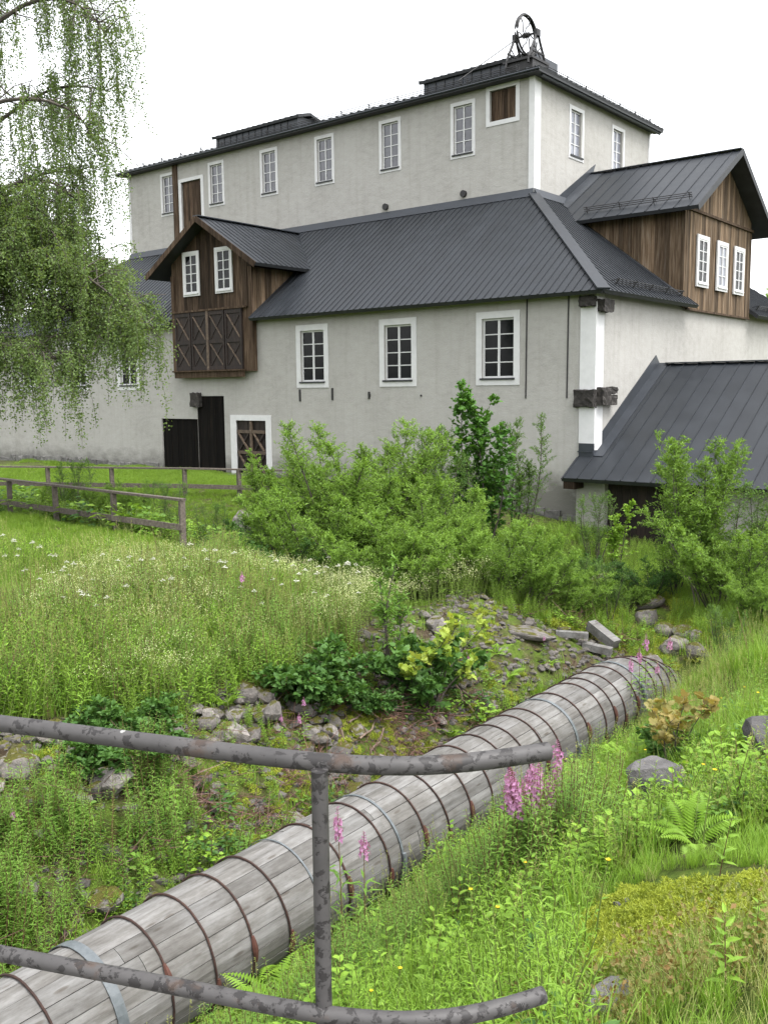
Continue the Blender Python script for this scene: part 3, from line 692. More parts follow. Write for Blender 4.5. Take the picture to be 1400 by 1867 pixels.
# shed against the right-hand wall --------------------------------------
shed = empty('annex_shed', mill(4.5, 4.0, -4.4), FACE, 'low shed with a steep dark metal roof built against the right wall of the mill', 'shed')
def sp_(geo, name, m, parent=shed):
    o = geo.build(name, m, parent); return o
class Off(Geo):
    def add(s, V, F, tint=.5, m=0): return super().add(np.asarray(V, float).reshape(-1, 3) - np.array([4.5, 4.0, -4.4]), F, tint, m)
_G = Geo; SW = 9.6
W = Off(); wall_face(W, 'y', -.3, -.32, SW, -5.2, -2.1, [(.5, 2.3, -5.1, -2.3), (2.3, 2.95, -5.1, -2.3)], .25)
wall_face(W, 'x', -.32, -.3, -.004, -5.2, -1.95, [], out=-1); wall_face(W, 'x', SW, -.3, 8.4, -5.2, -2.0, [], out=1); wall_face(W, 'y', 8.4, .01, SW, -5.2, -2.0, [], out=1)
W.add([(SW, -.3, -2.0), (SW, 8.4, -2.0), (SW, 4.1, .55)], [(0, 1, 2)])
sp_(W, 'wall', PLASTER)
def shed_planks():
    global Geo
    G = Off(); G.box((.5, -.1, -5.0), (2.94, -.06, -2.3)); d_ = sp_(G, 'barn_door', SHUTTER)
    Geo = Off; plank_wall('y', .52, 2.92, lambda x: -5.0, lambda x: -2.32, .2, SHUTTER, d_, const=-.12); Geo = _G
shed_planks()
sle = 3.02 / 5.0
def shed_roof():
    global Geo
    Geo = Off
    a = roof_plane([(0.0, -.9, -2.3), (SW + .3, -.9, -2.3), (SW + .3, 4.1, .72), (0.0, 4.1, .72)], X, 0.4, 0.4, shed, .028, .03)
    roof_plane([(0.02, 9.1, -2.3), (SW + .3, 9.1, -2.3), (SW + .3, 4.1, .72), (0.02, 4.1, .72)], X, 0.8, 0.4, shed, .028, .03)
    roof_plane([(-.46, -.9, -2.3), (-.002, -.9, -2.3), (-.002, -.06, -2.3 + .84 * sle), (-.46, -.06, -2.3 + .84 * sle)], X, 0.4, 0.4, shed, .028, .03, off=.06)
    G = Off(); G.bar((.25, 4.1, .755), (SW + .3, 4.1, .755), .3, .03); part(G, 'ridge_cap', FLASH, shed)
    G = Off(); G.prism([(.03, -.05, -2.3 + .85 * sle), (.03, 4.1, .72), (.03, 4.2, .66), (.03, 3.85, .98), (.03, -.05, -1.45)], (1, 0, 0), .028)
    G.prism([(.02, -.05, -2.3 + .85 * sle + .05), (.3, -.05, -2.3 + .85 * sle + .045), (.3, 4.1, .765), (.02, 4.1, .77)], (0, -.52, .85), .02); part(G, 'wall_flashing', FLASH, shed)
    G = Off(); G.box((-.42, -.84, -2.58), (-.1, -.32, -2.38)); part(G, 'eave_bracket', SIDE_DARK, shed)
    Geo = _G
shed_roof()

# ------------------------------------------------------------------ wooden stave pipe
BARK = None
def stave_mat():
    m, n, l, b = new_mat('weathered_grey_staves')
    v = coords(n, l, (14, 1.0, 14)); f = noise(n, l, v, 1.6, 8, 0.7)
    v2 = coords(n, l, (3, 1.2, 3)); f2 = noise(n, l, v2, 1.4, 6, 0.7)
    r = rampc(n, [(0.25, (0.100, 0.096, 0.091)), (0.42, (0.185, 0.180, 0.174)), (0.6, (0.245, 0.241, 0.235)), (0.8, (0.305, 0.301, 0.296))]); l.new(f, r.inputs[0])
    s = ramp(n, [(0.40, (1, 1, 1)), (0.56, (0.66, 0.64, 0.61)), (0.74, (0.38, 0.36, 0.335))]); l.new(f2, s.inputs[0])
    c = mixc(n, l, 0.85, r.outputs[0], s.outputs[0], 'MULTIPLY')
    vo = n.new('ShaderNodeTexVoronoi'); vo.inputs['Scale'].default_value = 1.0; l.new(coords(n, l, (9, 2.2, 9)), vo.inputs['Vector'])
    kn = ramp(n, [(0.0, (0.30, 0.24, 0.18)), (0.10, (0.55, 0.5, 0.45)), (0.16, (1, 1, 1))]); l.new(vo.outputs['Distance'], kn.inputs[0])
    c = mixc(n, l, 0.7, c, kn.outputs[0], 'MULTIPLY')
    oi = n.new('ShaderNodeObjectInfo'); k = math_(n, l, 'MULTIPLY_ADD', oi.outputs['Random'], 0.42); k.node.inputs[2].default_value = 0.80
    l.new(mixc(n, l, 1.0, c, k, 'MULTIPLY'), b.inputs['Base Color'])
    b.inputs['Roughness'].default_value = 0.85; b.inputs['Specular IOR Level'].default_value = 0.2
    bump(n, l, b, f, 0.45, 0.008)
    return m
STAVE = stave_mat()
RUST = plain('rusty_iron', [(0.3, (0.028, 0.015, 0.012)), (0.55, (0.055, 0.027, 0.020)), (0.8, (0.10, 0.05, 0.035))], 18, 0.8, bs=0.4, bd=0.004, rnd=0.2)
RUST_RED = plain('red_rust_iron', [(0.3, (0.065, 0.025, 0.018)), (0.6, (0.115, 0.045, 0.031)), (0.8, (0.17, 0.075, 0.055))], 18, 0.8, bs=0.4, bd=0.004)
GALV = plain('galvanised_strap', [(0.3, (0.10, 0.115, 0.125)), (0.6, (0.16, 0.178, 0.19)), (0.8, (0.25, 0.265, 0.275))], 14, 0.45, bs=0.15, bd=0.003)
PR = 0.52; PSL = 0.018
pipe = empty('stave_pipe', (*P0, -4.57), -math.atan2(PT[0], PT[1]), 'thick grey wooden stave pipe bound with rusty hoops, running through the ravine', 'pipe')
BEND0, BR = 1.9, 3.7                        # past this the pipe dips into the ground
def paxis(s):
    """centre, tangent of the pipe at length s (own axes: y along, z up)"""
    sl = PSL * .774
    if s <= BEND0: return np.array([0, s, s * sl]), np.array([0, 1, sl])
    a = (s - BEND0) / BR
    return np.array([0, BEND0 + BR * math.sin(a), BEND0 * sl - BR * (1 - math.cos(a))]), np.array([0, math.cos(a), -math.sin(a)])
def pring(s, r, th):
    c_, t = paxis(s); t = t / np.linalg.norm(t); u = np.cross((1, 0, 0), t)
    return c_ + r * (math.sin(th) * np.array([1, 0, 0]) + math.cos(th) * u)
NST = 21
S0, S1 = -9.6, BEND0 + 3.2
for k in range(NST):
    t0, t1 = 2 * math.pi * k / NST + .005, 2 * math.pi * (k + 1) / NST - .005
    s = S0 - random.uniform(0, 2.6); 
    while s < S1:
        e = s + random.uniform(2.8, 4.2); a_, b_ = max(s, S0), min(e, S1) - .004; s = e
        if b_ - a_ < .1: continue
        stp = [a_, b_] if b_ <= BEND0 else sorted({a_, b_, *[q for q in np.arange(BEND0, b_, .4) if a_ < q < b_]})
        rr = PR + random.uniform(-.004, .004); V = []; F = []
        for q in stp:
            V += [pring(q, rr - .002, t0), pring(q, rr + .001, (t0 + t1) / 2), pring(q, rr - .002, t1), pring(q, rr - .06, t1), pring(q, rr - .06, t0)]
        for i in range(len(stp) - 1):
            F += [(i * 5 + j, i * 5 + (j + 1) % 5, i * 5 + 5 + (j + 1) % 5, i * 5 + 5 + j) for j in range(5)]
        G = Geo().add(V, F); m_ = len(V)
        G.add(V[:5] + V[-5:], [(4, 3, 2, 1, 0), (5, 6, 7, 8, 9)])
        G.build('plank', STAVE, pipe)
hy = [5.55, 5.9, 6.24, 6.95, 7.28, 7.59, 7.92, 8.52, 8.98, 9.43, 9.75, 10.07, 10.4, 10.73, 11.05, 11.35, 11.63, 12.21, 12.59, 12.81, 13.05, 13.36, 13.85, 14.07, 14.30, 14.52, 14.75, 15.0, 15.2]
TH = np.linspace(0, 2 * math.pi, 49)[:-1]
for i, y in enumerate(hy):
    s = (y - 12) * 1.292 + .0; tl = random.uniform(-.03, .03)
    ringp = np.array([pring(s + tl * math.cos(t) + random.uniform(-.002, .002), PR + .012, t) for t in TH])
    ho = Geo().tube(ringp, .0105, 6, closed=True).build('hoop', RUST, pipe, True)
    tl_ = R_(random.uniform(62, 84)) if i % 2 else R_(random.uniform(95, 112))
    pts = [pring(s + .012, PR + .022, tl_ + (q - .5) * .40) for q in np.linspace(0, 1, 6)]
    Geo().tube(pts, [.013, .022, .027, .026, .020, .012], 6).build('hoop_shoe', RUST_RED, ho)
def strap(y, w, th0, th1, wire=False):
    s = (y - 12) * 1.292; G = Geo(); T = np.linspace(th0, th1, 30); V = []; F = []
    for t in T: V += [pring(s - w / 2, PR + .008, t), pring(s + w / 2, PR + .008, t), pring(s + w / 2, PR + .014, t), pring(s - w / 2, PR + .014, t)]
    for i in range(len(T) - 1): F += [(i * 4 + j, i * 4 + 4 + j, i * 4 + 4 + (j + 1) % 4, i * 4 + (j + 1) % 4) for j in range(4)]
    o = G.add(V, F).build('strap', GALV, pipe, False); tag(o, 'pale galvanised strap among the rusty hoops')
    te = th1 - .28
    Geo().tube([pring(s, PR + .03, te + q) for q in (-.22, -.1, .1, .22)], .022, 6).build('strap_bolt', GALV, o)
strap(6.62, .085, -2.2, 1.9); strap(9.14, .03, -2.2, 1.9); strap(11.97, .05, -2.2, 2.0); strap(13.55, .05, -2.2, 1.5); strap(8.22, .018, -2.2, 1.9)

# timber bearers under the pipe
for s in (-7.5, -4.2, -.9, 2.2):
    c_, _t = paxis(s); xx, yy = xy(s, 0); w0 = np.array([xx, yy, -4.57 + c_[2] - PR - .09])
    o = Geo().box((-.75, -.11, -.09), (.75, .11, .075)).build('bearer', OLDBEAM, pipe); o.location = (0, s, c_[2] - PR - .08)

# ------------------------------------------------------------------ metal railing in front of the viewer
def rail_mat():
    m, n, l, b = new_mat('peeling_grey_paint')
    v = coords(n, l, (1, 1, 1), False)
    f = noise(n, l, coords(n, l, (1, 1, 1), False), 38, 8, 0.66, 0.3); f2 = noise(n, l, v, 9, 5, 0.6); f3 = noise(n, l, v, 120, 4, 0.6)
    k = ramp(n, [(0.54, (0, 0, 0)), (0.56, (1, 1, 1))]); l.new(math_(n, l, 'ADD', f, math_(n, l, 'MULTIPLY_ADD', f2, 0.35)), k.inputs[0]); k.inputs[0].links[0].from_node.inputs[1].links[0].from_node.inputs[2].default_value = -0.175
    grey = rampc(n, [(0.3, (0.060, 0.057, 0.057)), (0.7, (0.095, 0.090, 0.089))]); l.new(f2, grey.inputs[0])
    c = mixc(n, l, k.outputs[0], grey.outputs[0], (0.023, 0.021, 0.021))
    k2 = ramp(n, [(0.60, (0, 0, 0)), (0.70, (1, 1, 1))]); l.new(f2, k2.inputs[0])
    c = mixc(n, l, math_(n, l, 'MULTIPLY', k2.outputs[0], 0.75), c, (0.062, 0.040, 0.029))
    vo = n.new('ShaderNodeTexVoronoi'); vo.inputs['Scale'].default_value = 11; l.new(v, vo.inputs['Vector'])
    k3 = ramp(n, [(0.09, (1, 1, 1)), (0.11, (0, 0, 0))]); l.new(math_(n, l, 'ADD', vo.outputs['Distance'], math_(n, l, 'MULTIPLY', f, 0.05)), k3.inputs[0])
    c = mixc(n, l, k3.outputs[0], c, (0.28, 0.28, 0.27))
    l.new(c, b.inputs['Base Color']); b.inputs['Roughness'].default_value = 0.55; b.inputs['Specular IOR Level'].default_value = 0.35
    h = math_(n, l, 'SUBTRACT', math_(n, l, 'MULTIPLY', f3, 0.25), k.outputs[0])
    bump(n, l, b, h, 0.55, 0.0015)
    return m
RAIL = rail_mat()
rail = empty('metal_railing', (-.14, 1.9, -1.72), 0, 'grey tubular metal railing with peeling paint in front of the pipe', 'railing')
RO = np.array([-.14, 1.9, -1.72])
def smooth_line(P, n=60):
    P = np.array(P, float); t = np.concatenate([[0], np.cumsum(np.linalg.norm(np.diff(P, axis=0), axis=1))]); u = np.linspace(0, t[-1], n)
    Q = np.stack([np.interp(u, t, P[:, i]) for i in range(3)], 1)
    for _ in range(14): Q[1:-1] = .25 * Q[:-2] + .5 * Q[1:-1] + .25 * Q[2:]
    return Q
top = smooth_line([(-2.3, 2.62, -.78), (-1.5, 2.365, -.78), (-.92, 2.172, -.78), (-.5, 2.028, -.78), (-.14, 1.908, -.78), (.04, 1.872, -.78), (.17, 1.89, -.78), (.352, 1.965, -.78)]) - RO
low = smooth_line([(-2.3, 2.56, -1.33), (-1.5, 2.30, -1.33), (-.93, 2.105, -1.33), (-.51, 1.985, -1.33), (-.15, 1.868, -1.33), (.05, 1.832, -1.33), (.20, 1.855, -1.33), (.342, 1.932, -1.33)]) - RO
Geo().tube(top, .0200, 20).build('top_rail', RAIL, rail, False)
Geo().tube(low, .0185, 20).build('lower_rail', RAIL, rail, False)
def post(x, y): return Geo().tube(np.array([(x, y, -1.74), (x, y, -1.5), (x, y, -1.2), (x, y, -.785)]) - RO, .0180, 18).build('post', RAIL, rail, False)
post(-.14, 1.885); post(-1.75, 2.42)
for o in rail.children:
    for p in o.data.polygons: p.use_smooth = True
CONC = plain('old_concrete', [(0.3, (0.16, 0.155, 0.14)), (0.7, (0.30, 0.29, 0.27))], 5, 0.9, bs=0.4, bd=0.01)
tag(Geo().prism([(-2.6, -1.5, -1.72), (.9, -1.5, -1.72), (.55, 2.12, -1.72), (-.2, 2.05, -1.72), (-2.6, 2.78, -1.72)], (0, 0, 1), .3).build('footpath_slab', CONC), kind='structure')

# ------------------------------------------------------------------ wooden fences
FENCE = plain('grey_fence_wood', [(0.25, (0.06, 0.05, 0.042)), (0.5, (0.13, 0.108, 0.088)), (0.8, (0.23, 0.20, 0.17))], 3, 0.9, (6, 6, 6), 0.4, 0.008, rnd=0.15)
def fence(pts, h, rails, label, ext=None):
    x0, y0 = pts[0]; f = empty('wooden_fence', (x0, y0, gz(x0, y0)), 0, label, 'fence', None); O = np.array([x0, y0, gz(x0, y0)])
    tops = []; z0_, z1_ = gz(*pts[0]), gz(*pts[-1])
    for i_, (x, y) in enumerate(pts):
        z = z0_ + (z1_ - z0_) * i_ / (len(pts) - 1); b = np.array([x, y, min(z, gz(x, y)) - .25]) - O; t = np.array([x + random.uniform(-.02, .02), y, z + h]) - O
        Geo().bar(b, t, .105, .105, (1, .7, 0)).build('post', FENCE, f); tops.append((x, y, z))
    for i in range(len(tops) - 1):
        a, b = np.array(tops[i]), np.array(tops[i + 1]); d = (b - a) / np.linalg.norm(b - a); nrm = np.array([d[1], -d[0], 0])
        for k, hh in enumerate(rails):
            o_ = nrm * (-.075 if hh < h - .05 else 0); e = np.array([0, 0, hh])
            Geo().bar(a + e + o_ - d * (.06 if i == 0 else -.003) - O, b + e + o_ + d * (.05 if i == len(tops) - 2 else -.003) - O, *((.13, .045) if hh > h - .05 else (.04, .12)), (0, 0, 1)).build('rail', FENCE, f)
    return f
fa = [(-4.04, 18.7), (-5.78, 20.05), (-7.50, 21.4), (-9.04, 22.6), (-10.6, 23.8), (-12.2, 25.0)]
fence(fa, .98, (1.0, .45), 'wooden post and rail fence along the mown lawn, near side of the ditch')
fb = [(-2.6, 25.9), (-4.05, 26.35), (-5.7, 26.85), (-7.9, 27.3), (-9.9, 27.7), (-12.0, 28.1), (-14.2, 28.5)]
fence(fb, .93, (.95, .45), 'thin wooden fence in front of the tarred barn doors, far side of the ditch')

# ------------------------------------------------------------------ stones
def rock_mesh(name, seed, sub, mat_, cuts=9, rough=.06, sq=(1, .8, .7)):
    rr = np.random.default_rng(seed); bm = bmesh.new(); bmesh.ops.create_icosphere(bm, subdivisions=sub, radius=1.0)
    N = rr.normal(size=(cuts, 3)); N /= np.linalg.norm(N, axis=1)[:, None]; D = rr.uniform(.52, .80, cuts)
    for v in bm.verts:
        p = np.array(v.co)
        for n_, d_ in zip(N, D):
            t = p @ n_
            if t > d_: p = p - n_ * (t - d_) * .92
        p = p * (1 + rough * (math.sin(p[0] * 9 + seed) * math.cos(p[1] * 8) + math.sin(p[2] * 11)) * .5)
        v.co = Vector(p * np.array(sq))
    me = bpy.data.meshes.new(name); bm.to_mesh(me); bm.free(); me.materials.append(mat_); return me
def stone_mat(name, c1, c2, c3, mossy=0.0):
    m, n, l, b = new_mat(name)
    v = coords(n, l, (1, 1, 1)); f = noise(n, l, v, 2.2, 8, 0.7); f2 = noise(n, l, v, 14, 5, 0.7)
    r = rampc(n, [(0.28, c1), (0.5, c2), (0.75, c3)]); l.new(f, r.inputs[0])
    oi = n.new('ShaderNodeObjectInfo'); k = math_(n, l, 'MULTIPLY_ADD', oi.outputs['Random'], 0.7); k.node.inputs[2].default_value = 0.62
    c = mixc(n, l, 1.0, r.outputs[0], k, 'MULTIPLY')
    if mossy:
        ge = n.new('ShaderNodeNewGeometry'); sp = n.new('ShaderNodeSeparateXYZ'); l.new(ge.outputs['Normal'], sp.inputs[0])
        q = math_(n, l, 'MULTIPLY', sp.outputs[2], noise(n, l, coords(n, l, (1, 1, 1)), 1.8, 5, 0.6))
        rr = ramp(n, [(0.50 - .18 * mossy, (0, 0, 0)), (0.60 - .18 * mossy, (1, 1, 1))]); l.new(q, rr.inputs[0])
        ms = ramp(n, [(0.35, (0.035, 0.045, 0.010)), (0.6, (0.095, 0.085, 0.020))]); l.new(f2, ms.inputs[0])
        c = mixc(n, l, rr.outputs[0], c, ms.outputs[0])
    l.new(c, b.inputs['Base Color']); b.inputs['Roughness'].default_value = 0.95; b.inputs['Specular IOR Level'].default_value = 0.15
    bump(n, l, b, math_(n, l, 'ADD', f, math_(n, l, 'MULTIPLY', f2, .4)), 0.7, 0.05)
    return m
SCREE = stone_mat('scree_stone', (0.10, 0.092, 0.085), (0.225, 0.207, 0.192), (0.36, 0.32, 0.295), 0.6)
SCREE2 = stone_mat('mossy_scree_stone', (0.09, 0.084, 0.078), (0.20, 0.183, 0.167), (0.33, 0.29, 0.26), 1.1)
GRAN = stone_mat('granite', (0.11, 0.106, 0.106), (0.17, 0.163, 0.163), (0.25, 0.24, 0.236), 0.0)
RK = [rock_mesh('stone', 10 + i, 2, SCREE if i % 2 else SCREE2) for i in range(8)]
CLEAR = []                                   # spots kept free of grass so that what stands there shows
def clear(x, y, r):
    CLEAR.append((x, y, r)); k = 1 - .9 * r / math.hypot(x, y); CLEAR.append((x * k, y * k, r * .9))
def place(me, name, x, y, sc, sink=.3, label=None, cat=None, group=None, tilt=.5, rz=None, z=None):
    o = link(bpy.data.objects.new(name, me)); sc = np.array(sc if hasattr(sc, '__len__') else (sc,) * 3, float)
    o.location = (x, y, (gz(x, y) if z is None else z) + sc[2] * (.7 - sink * 2 * .7)); o.scale = sc
    o.rotation_euler = (random.uniform(-tilt, tilt), random.uniform(-tilt, tilt), random.uniform(0, 6.28) if rz is None else rz)
    return tag(o, label, cat, group)
def stone_label(s, n_, sc):
    size = 'large' if sc > .18 else 'fist-sized' if sc < .125 else 'middling'
    row = 'at the top of the scree' if n_ > 2.2 else 'in mid scree' if n_ > 1.3 else 'beside the pipe'
    col = 'left of the railing post' if s < -5 else 'behind the railing post' if s < -2.5 else 'below the brambles' if s < .5 else 'near the pipe end'
    return '%s rough stone %s, %s' % (size, row, col)
nst = 0
while nst < 270:
    s = random.uniform(-8.6, 4.0); n_ = random.betavariate(2.6, 1.1) * 2.5 + .62
    if s < -4.4 and n_ < 2.0 and random.random() < .7: continue
    x, y = xy(s, n_)
    if s > -1.2 and random.random() < (.62 if n_ > 2.2 else .25): continue
    sc = random.choice((.10, .12, .14, .17, .22, .16, .11)) * random.uniform(.8, 1.25) * (.72 if s > -1.2 else 1)
    place(random.choice(RK), 'stone', x, y, (sc, sc * random.uniform(.7, 1.1), sc * random.uniform(.6, .95)), .1, stone_label(s, n_, sc), 'stone', 'loose stones of the scree beside the pipe')
    nst += 1
# fine rubble between them
rg = Geo(); base = []
for me in RK[:4]:
    pass
icos = bmesh.new(); bmesh.ops.create_icosphere(icos, subdivisions=1, radius=1.0)
IV = np.array([v.co[:] for v in icos.verts]); IF = np.array([[v.index for v in f.verts] for f in icos.faces]); icos.free()
for k in range(3800):
    s = rng.uniform(-9, 4.6); n_ = rng.uniform(.55, 3.3) if rng.random() < .85 else -rng.uniform(.5, 1.1); x, y = xy(s, n_); r_ = rng.uniform(.02, .075)
    A = IV * (1 + rng.uniform(-.3, .3, IV.shape)) * r_ * np.array([1, rng.uniform(.6, 1), rng.uniform(.45, .8)])
    rg.add(A + [x, y, 0], IF)
V = np.concatenate(rg.V); cen = V.reshape(-1, len(IV), 3).mean(1); zz = ground(cen[:, 0], cen[:, 1]); V = (V.reshape(-1, len(IV), 3) + (zz[:, None, None] + .01) * np.array([0, 0, 1])).reshape(-1, 3); rg.V = [V]
tag(rg.build('rubble', SCREE), 'small stony rubble strewn over the ravine slope by the pipe', 'rubble', kind='stuff')

BO = rock_mesh('boulder', 78, 4, GRAN, 16, .05, (1.05, .85, .85))
x, y, z = at(1184, 1488, 4, 14); clear(x, y, .36); o = place(BO, 'boulder', x, y, (.28, .28, .36), -.10, 'smooth grey boulder standing among ferns on the right bank', 'boulder', tilt=.1, rz=.6)
x, y, z = at(1396, 1385, 4, 14); clear(x, y, .4); place(rock_mesh('boulder', 72, 3, GRAN, 8, .04), 'boulder', x, y, (.26, .34, .24), -.1, 'grey rock at the right edge behind the boulder in the grass', 'boulder', tilt=.2, rz=2.2)
x, y, z = at(1105, 1835, 1.8, 8); clear(x, y, .14); place(rock_mesh('boulder', 73, 3, GRAN, 8, .05), 'boulder', x, y, (.13, .10, .09), .2, 'grey rough rock under the leaves near the end of the lower rail', 'boulder', tilt=.2, rz=.5)
for i, (px, py, s_) in enumerate(((1125, 1660, .024), (1145, 1656, .026))):
    x, y, z = at(px, py, 2, 8); clear(x, y, .06); place(rock_mesh('stone', 74 + i, 3, GRAN, 5, .02), 'stone', x, y, (s_ * 1.1, s_, s_), -.5, ('small round blue-grey stone on the mossy mound, the left one of two', 'small round blue-grey stone on the mossy mound, the right one of two')[i], 'stone', tilt=.2)
# old masonry where the pipe goes into the ground, and stones in the ditch
blk = [(1180, 1140, .34, .24, .3, 'large pale upright block above the buried end of the pipe'), (1212, 1160, .3, .26, .24, 'squared mossy block right behind the end of the pipe'), (1243, 1166, .3, .24, .24, 'squared pinkish block beside the mossy block at the end of the pipe'), (1222, 1186, .34, .2, .16, 'flat low block resting below the squared blocks at the pipe end'),
       (1268, 1172, .2, .2, .2, 'small grey block at the right end of the row by the pipe'), (962, 1163, .5, .2, .12, 'long flat grey slab on top of the scree'), (1180, 1108, .5, .3, .2, 'mossy ledge stone under the shed bushes'), (1095, 1075, .3, .3, .22, 'dark jagged rock left of the mossy ledge stone'),
       (455, 968, .5, .35, .35, 'dark wet rock in the ditch beside the end post of the fence'), (835, 1042, .55, .3, .32, 'grey rock showing between the willow bushes'), (525, 1022, .3, .25, .2, 'grey rock at the foot of the left willow bush'), (800, 1150, .22, .2, .14, 'grey stone at the upper edge of the scree below the willows'),
       (205, 1450, .24, .2, .19, 'pale broken rock in the scree above the lower rail'), (40, 1425, .22, .2, .17, 'mossy pale rock at the left edge of the scree'), (455, 1280, .17, .14, .14, 'pinkish angular rock at the top of the scree, left of the brambles'), (380, 1335, .16, .14, .13, 'reddish square rock in the scree right above the top rail'), (300, 1335, .14, .12, .11, 'bluish round rock in the scree above the top rail')]
for i, (px, py, a, b, c_, lab) in enumerate(blk):
    x, y, z = at(px, py, 6, 30); q_ = .72 if px > 1170 else 1.0; place(rock_mesh('rock', 90 + i, 3, SCREE2 if 'mossy' in lab else SCREE, 7, .05, (1, 1, 1)), 'rock', x, y, (a * q_, b * q_, c_ * q_), .02, lab, 'rock', tilt=.15, rz=random.uniform(-.4, .4)); clear(x, y, a * (.75 if px > 1170 and py > 1120 else 1.1))
for i, (s_, n_, a, b_) in enumerate(((3.6, .75, .22, .18), (4.2, .35, .26, .2), (4.5, -.35, .24, .2), (3.9, -.85, .2, .16), (3.0, .95, .18, .15), (4.9, .2, .3, .2), (4.4, -.95, .2, .15))):
    x, y = xy(s_, n_); place(rock_mesh('rock', 130 + i, 3, SCREE if i % 2 else SCREE2, 8, .05, (1, 1, 1)), 'rock', x, y, (a, a * .8, b_), .1, ('grey rock left of the last hoops of the pipe', 'mossy rock leaning on the left side of the buried pipe end', 'grey rock leaning on the right side of the buried pipe end', 'mossy rock right of the last hoops of the pipe', 'grey rock left of the pipe, next to the leaning timber', 'mossy rock right behind the buried pipe end', 'grey rock in the grass right of the buried pipe end')[i], 'rock', tilt=.2)
# left-over timber by the pipe
def timber(px, py, L, w, h, rz, tilt, lab):
    x, y, z = at(px, py, 8, 25); clear(x, y, .42); o = Geo().box((-L / 2, -w / 2, -h / 2), (L / 2, w / 2, h / 2)).build('timber', STAVE); o.location = (x, y, z + h / 2 + .05 + L / 2 * math.sin(abs(tilt))); o.rotation_euler = (0, tilt, rz); tag(o, lab, 'timber', None)
timber(1098, 1182, .62, .2, .16, -.9, .42, 'short squared timber leaning against the pipe'); timber(1042, 1168, .55, .13, .1, -.15, .04, 'grey plank end lying on the scree near the pipe'); timber(1088, 1196, .5, .16, .12, -.5, .1, 'lower timber lying beside the pipe under the leaning one')
DEADW = plain('bleached_dead_wood', [(0.3, (0.12, 0.085, 0.06)), (0.7, (0.27, 0.20, 0.15))], 6, 0.9, bs=0.3, rnd=.25)
branches = [(740, 1240, 690, 1265), (735, 1255, 705, 1310), (690, 1308, 860, 1312), (770, 1290, 800, 1350), (830, 1262, 880, 1330), (640, 1330, 665, 1300), (660, 1360, 690, 1320), (620, 1345, 645, 1380), (700, 1345, 670, 1400), (840, 1270, 905, 1300)]
for i, (a, b, c_, d_) in enumerate(branches):
    p = np.array(at(a, b, 7, 20)) + [0, 0, .10]; q = np.array(at(c_, d_, 7, 20)) + [0, 0, .06]; t = np.linspace(0, 1, 7)[:, None]
    P = p + (q - p) * t + rng.normal(0, .015, (7, 3)); mid = P[0].copy()
    o = Geo().tube(P - mid, np.linspace(.016, .006, 7), 5).build('dead_branch', DEADW); o.location = mid
    tag(o, ('bleached branch slanting down left of the maple seedling', 'short bleached branch pointing at the viewer below the brambles', 'long bleached branch lying level across the scree above the pipe', 'bleached branch slanting down towards the pipe in the middle of the scree', 'bleached branch reaching down to the pipe right of the maple seedling', 'short twisted branch at the lower edge of the brambles', 'bleached branch above the railing post, pointing down to the rail', 'thin bleached branch left of the railing post top', 'bleached branch crossing behind the top rail right of its post', 'bleached branch right below the far side of the maple seedling')[i], 'branch', 'dead branches on the scree')

# ------------------------------------------------------------------ vegetation: materials and leaf builders
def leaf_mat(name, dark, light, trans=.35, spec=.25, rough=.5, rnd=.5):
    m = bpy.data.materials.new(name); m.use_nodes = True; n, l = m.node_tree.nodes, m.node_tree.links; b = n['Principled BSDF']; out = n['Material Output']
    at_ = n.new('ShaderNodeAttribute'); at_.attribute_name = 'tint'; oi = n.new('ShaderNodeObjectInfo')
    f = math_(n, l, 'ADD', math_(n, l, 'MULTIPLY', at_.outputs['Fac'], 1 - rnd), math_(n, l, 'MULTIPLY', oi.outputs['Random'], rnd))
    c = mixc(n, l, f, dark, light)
    l.new(c, b.inputs['Base Color']); b.inputs['Roughness'].default_value = rough; b.inputs['Specular IOR Level'].default_value = spec
    t = n.new('ShaderNodeBsdfTranslucent'); l.new(mixc(n, l, 1.0, c, (1.25, 1.15, 0.55), 'MULTIPLY'), t.inputs[0])
    mx = n.new('ShaderNodeMixShader'); mx.inputs[0].default_value = trans; l.new(b.outputs[0], mx.inputs[1]); l.new(t.outputs[0], mx.inputs[2]); l.new(mx.outputs[0], out.inputs[0])
    return m
L_WILLOW = leaf_mat('willow_leaf', (0.090, 0.175, 0.022), (0.215, 0.355, 0.058), rnd=.2)
L_WILLOW_D = leaf_mat('sallow_leaf', (0.055, 0.115, 0.022), (0.13, 0.235, 0.045), rnd=.2)
L_MAPLE = leaf_mat('maple_leaf', (0.038, 0.105, 0.018), (0.10, 0.23, 0.035), rnd=.2)
L_BIRCH = leaf_mat('birch_leaf', (0.076, 0.126, 0.040), (0.175, 0.255, 0.080), .45, rnd=.1)
L_GRASS = leaf_mat('grass_blade', (0.13, 0.25, 0.030), (0.265, 0.42, 0.062), rnd=.6)
L_LAWN = leaf_mat('lawn_blade', (0.11, 0.20, 0.018), (0.185, 0.30, 0.034), rnd=.6)
L_DRY = leaf_mat('dry_grass', (0.22, 0.25, 0.075), (0.38, 0.39, 0.15), rnd=.5)
L_HERB = leaf_mat('herb_leaf', (0.085, 0.175, 0.026), (0.195, 0.345, 0.055), rnd=.5)
L_BRIGHT = leaf_mat('bright_leaf', (0.13, 0.25, 0.025), (0.26, 0.42, 0.055), rnd=.5)
L_DARK = leaf_mat('dark_leaf', (0.032, 0.090, 0.020), (0.095, 0.195, 0.040), rnd=.3)
L_YELLOW = leaf_mat('yellow_leaf', (0.17, 0.29, 0.035), (0.38, 0.42, 0.08), rnd=.2)
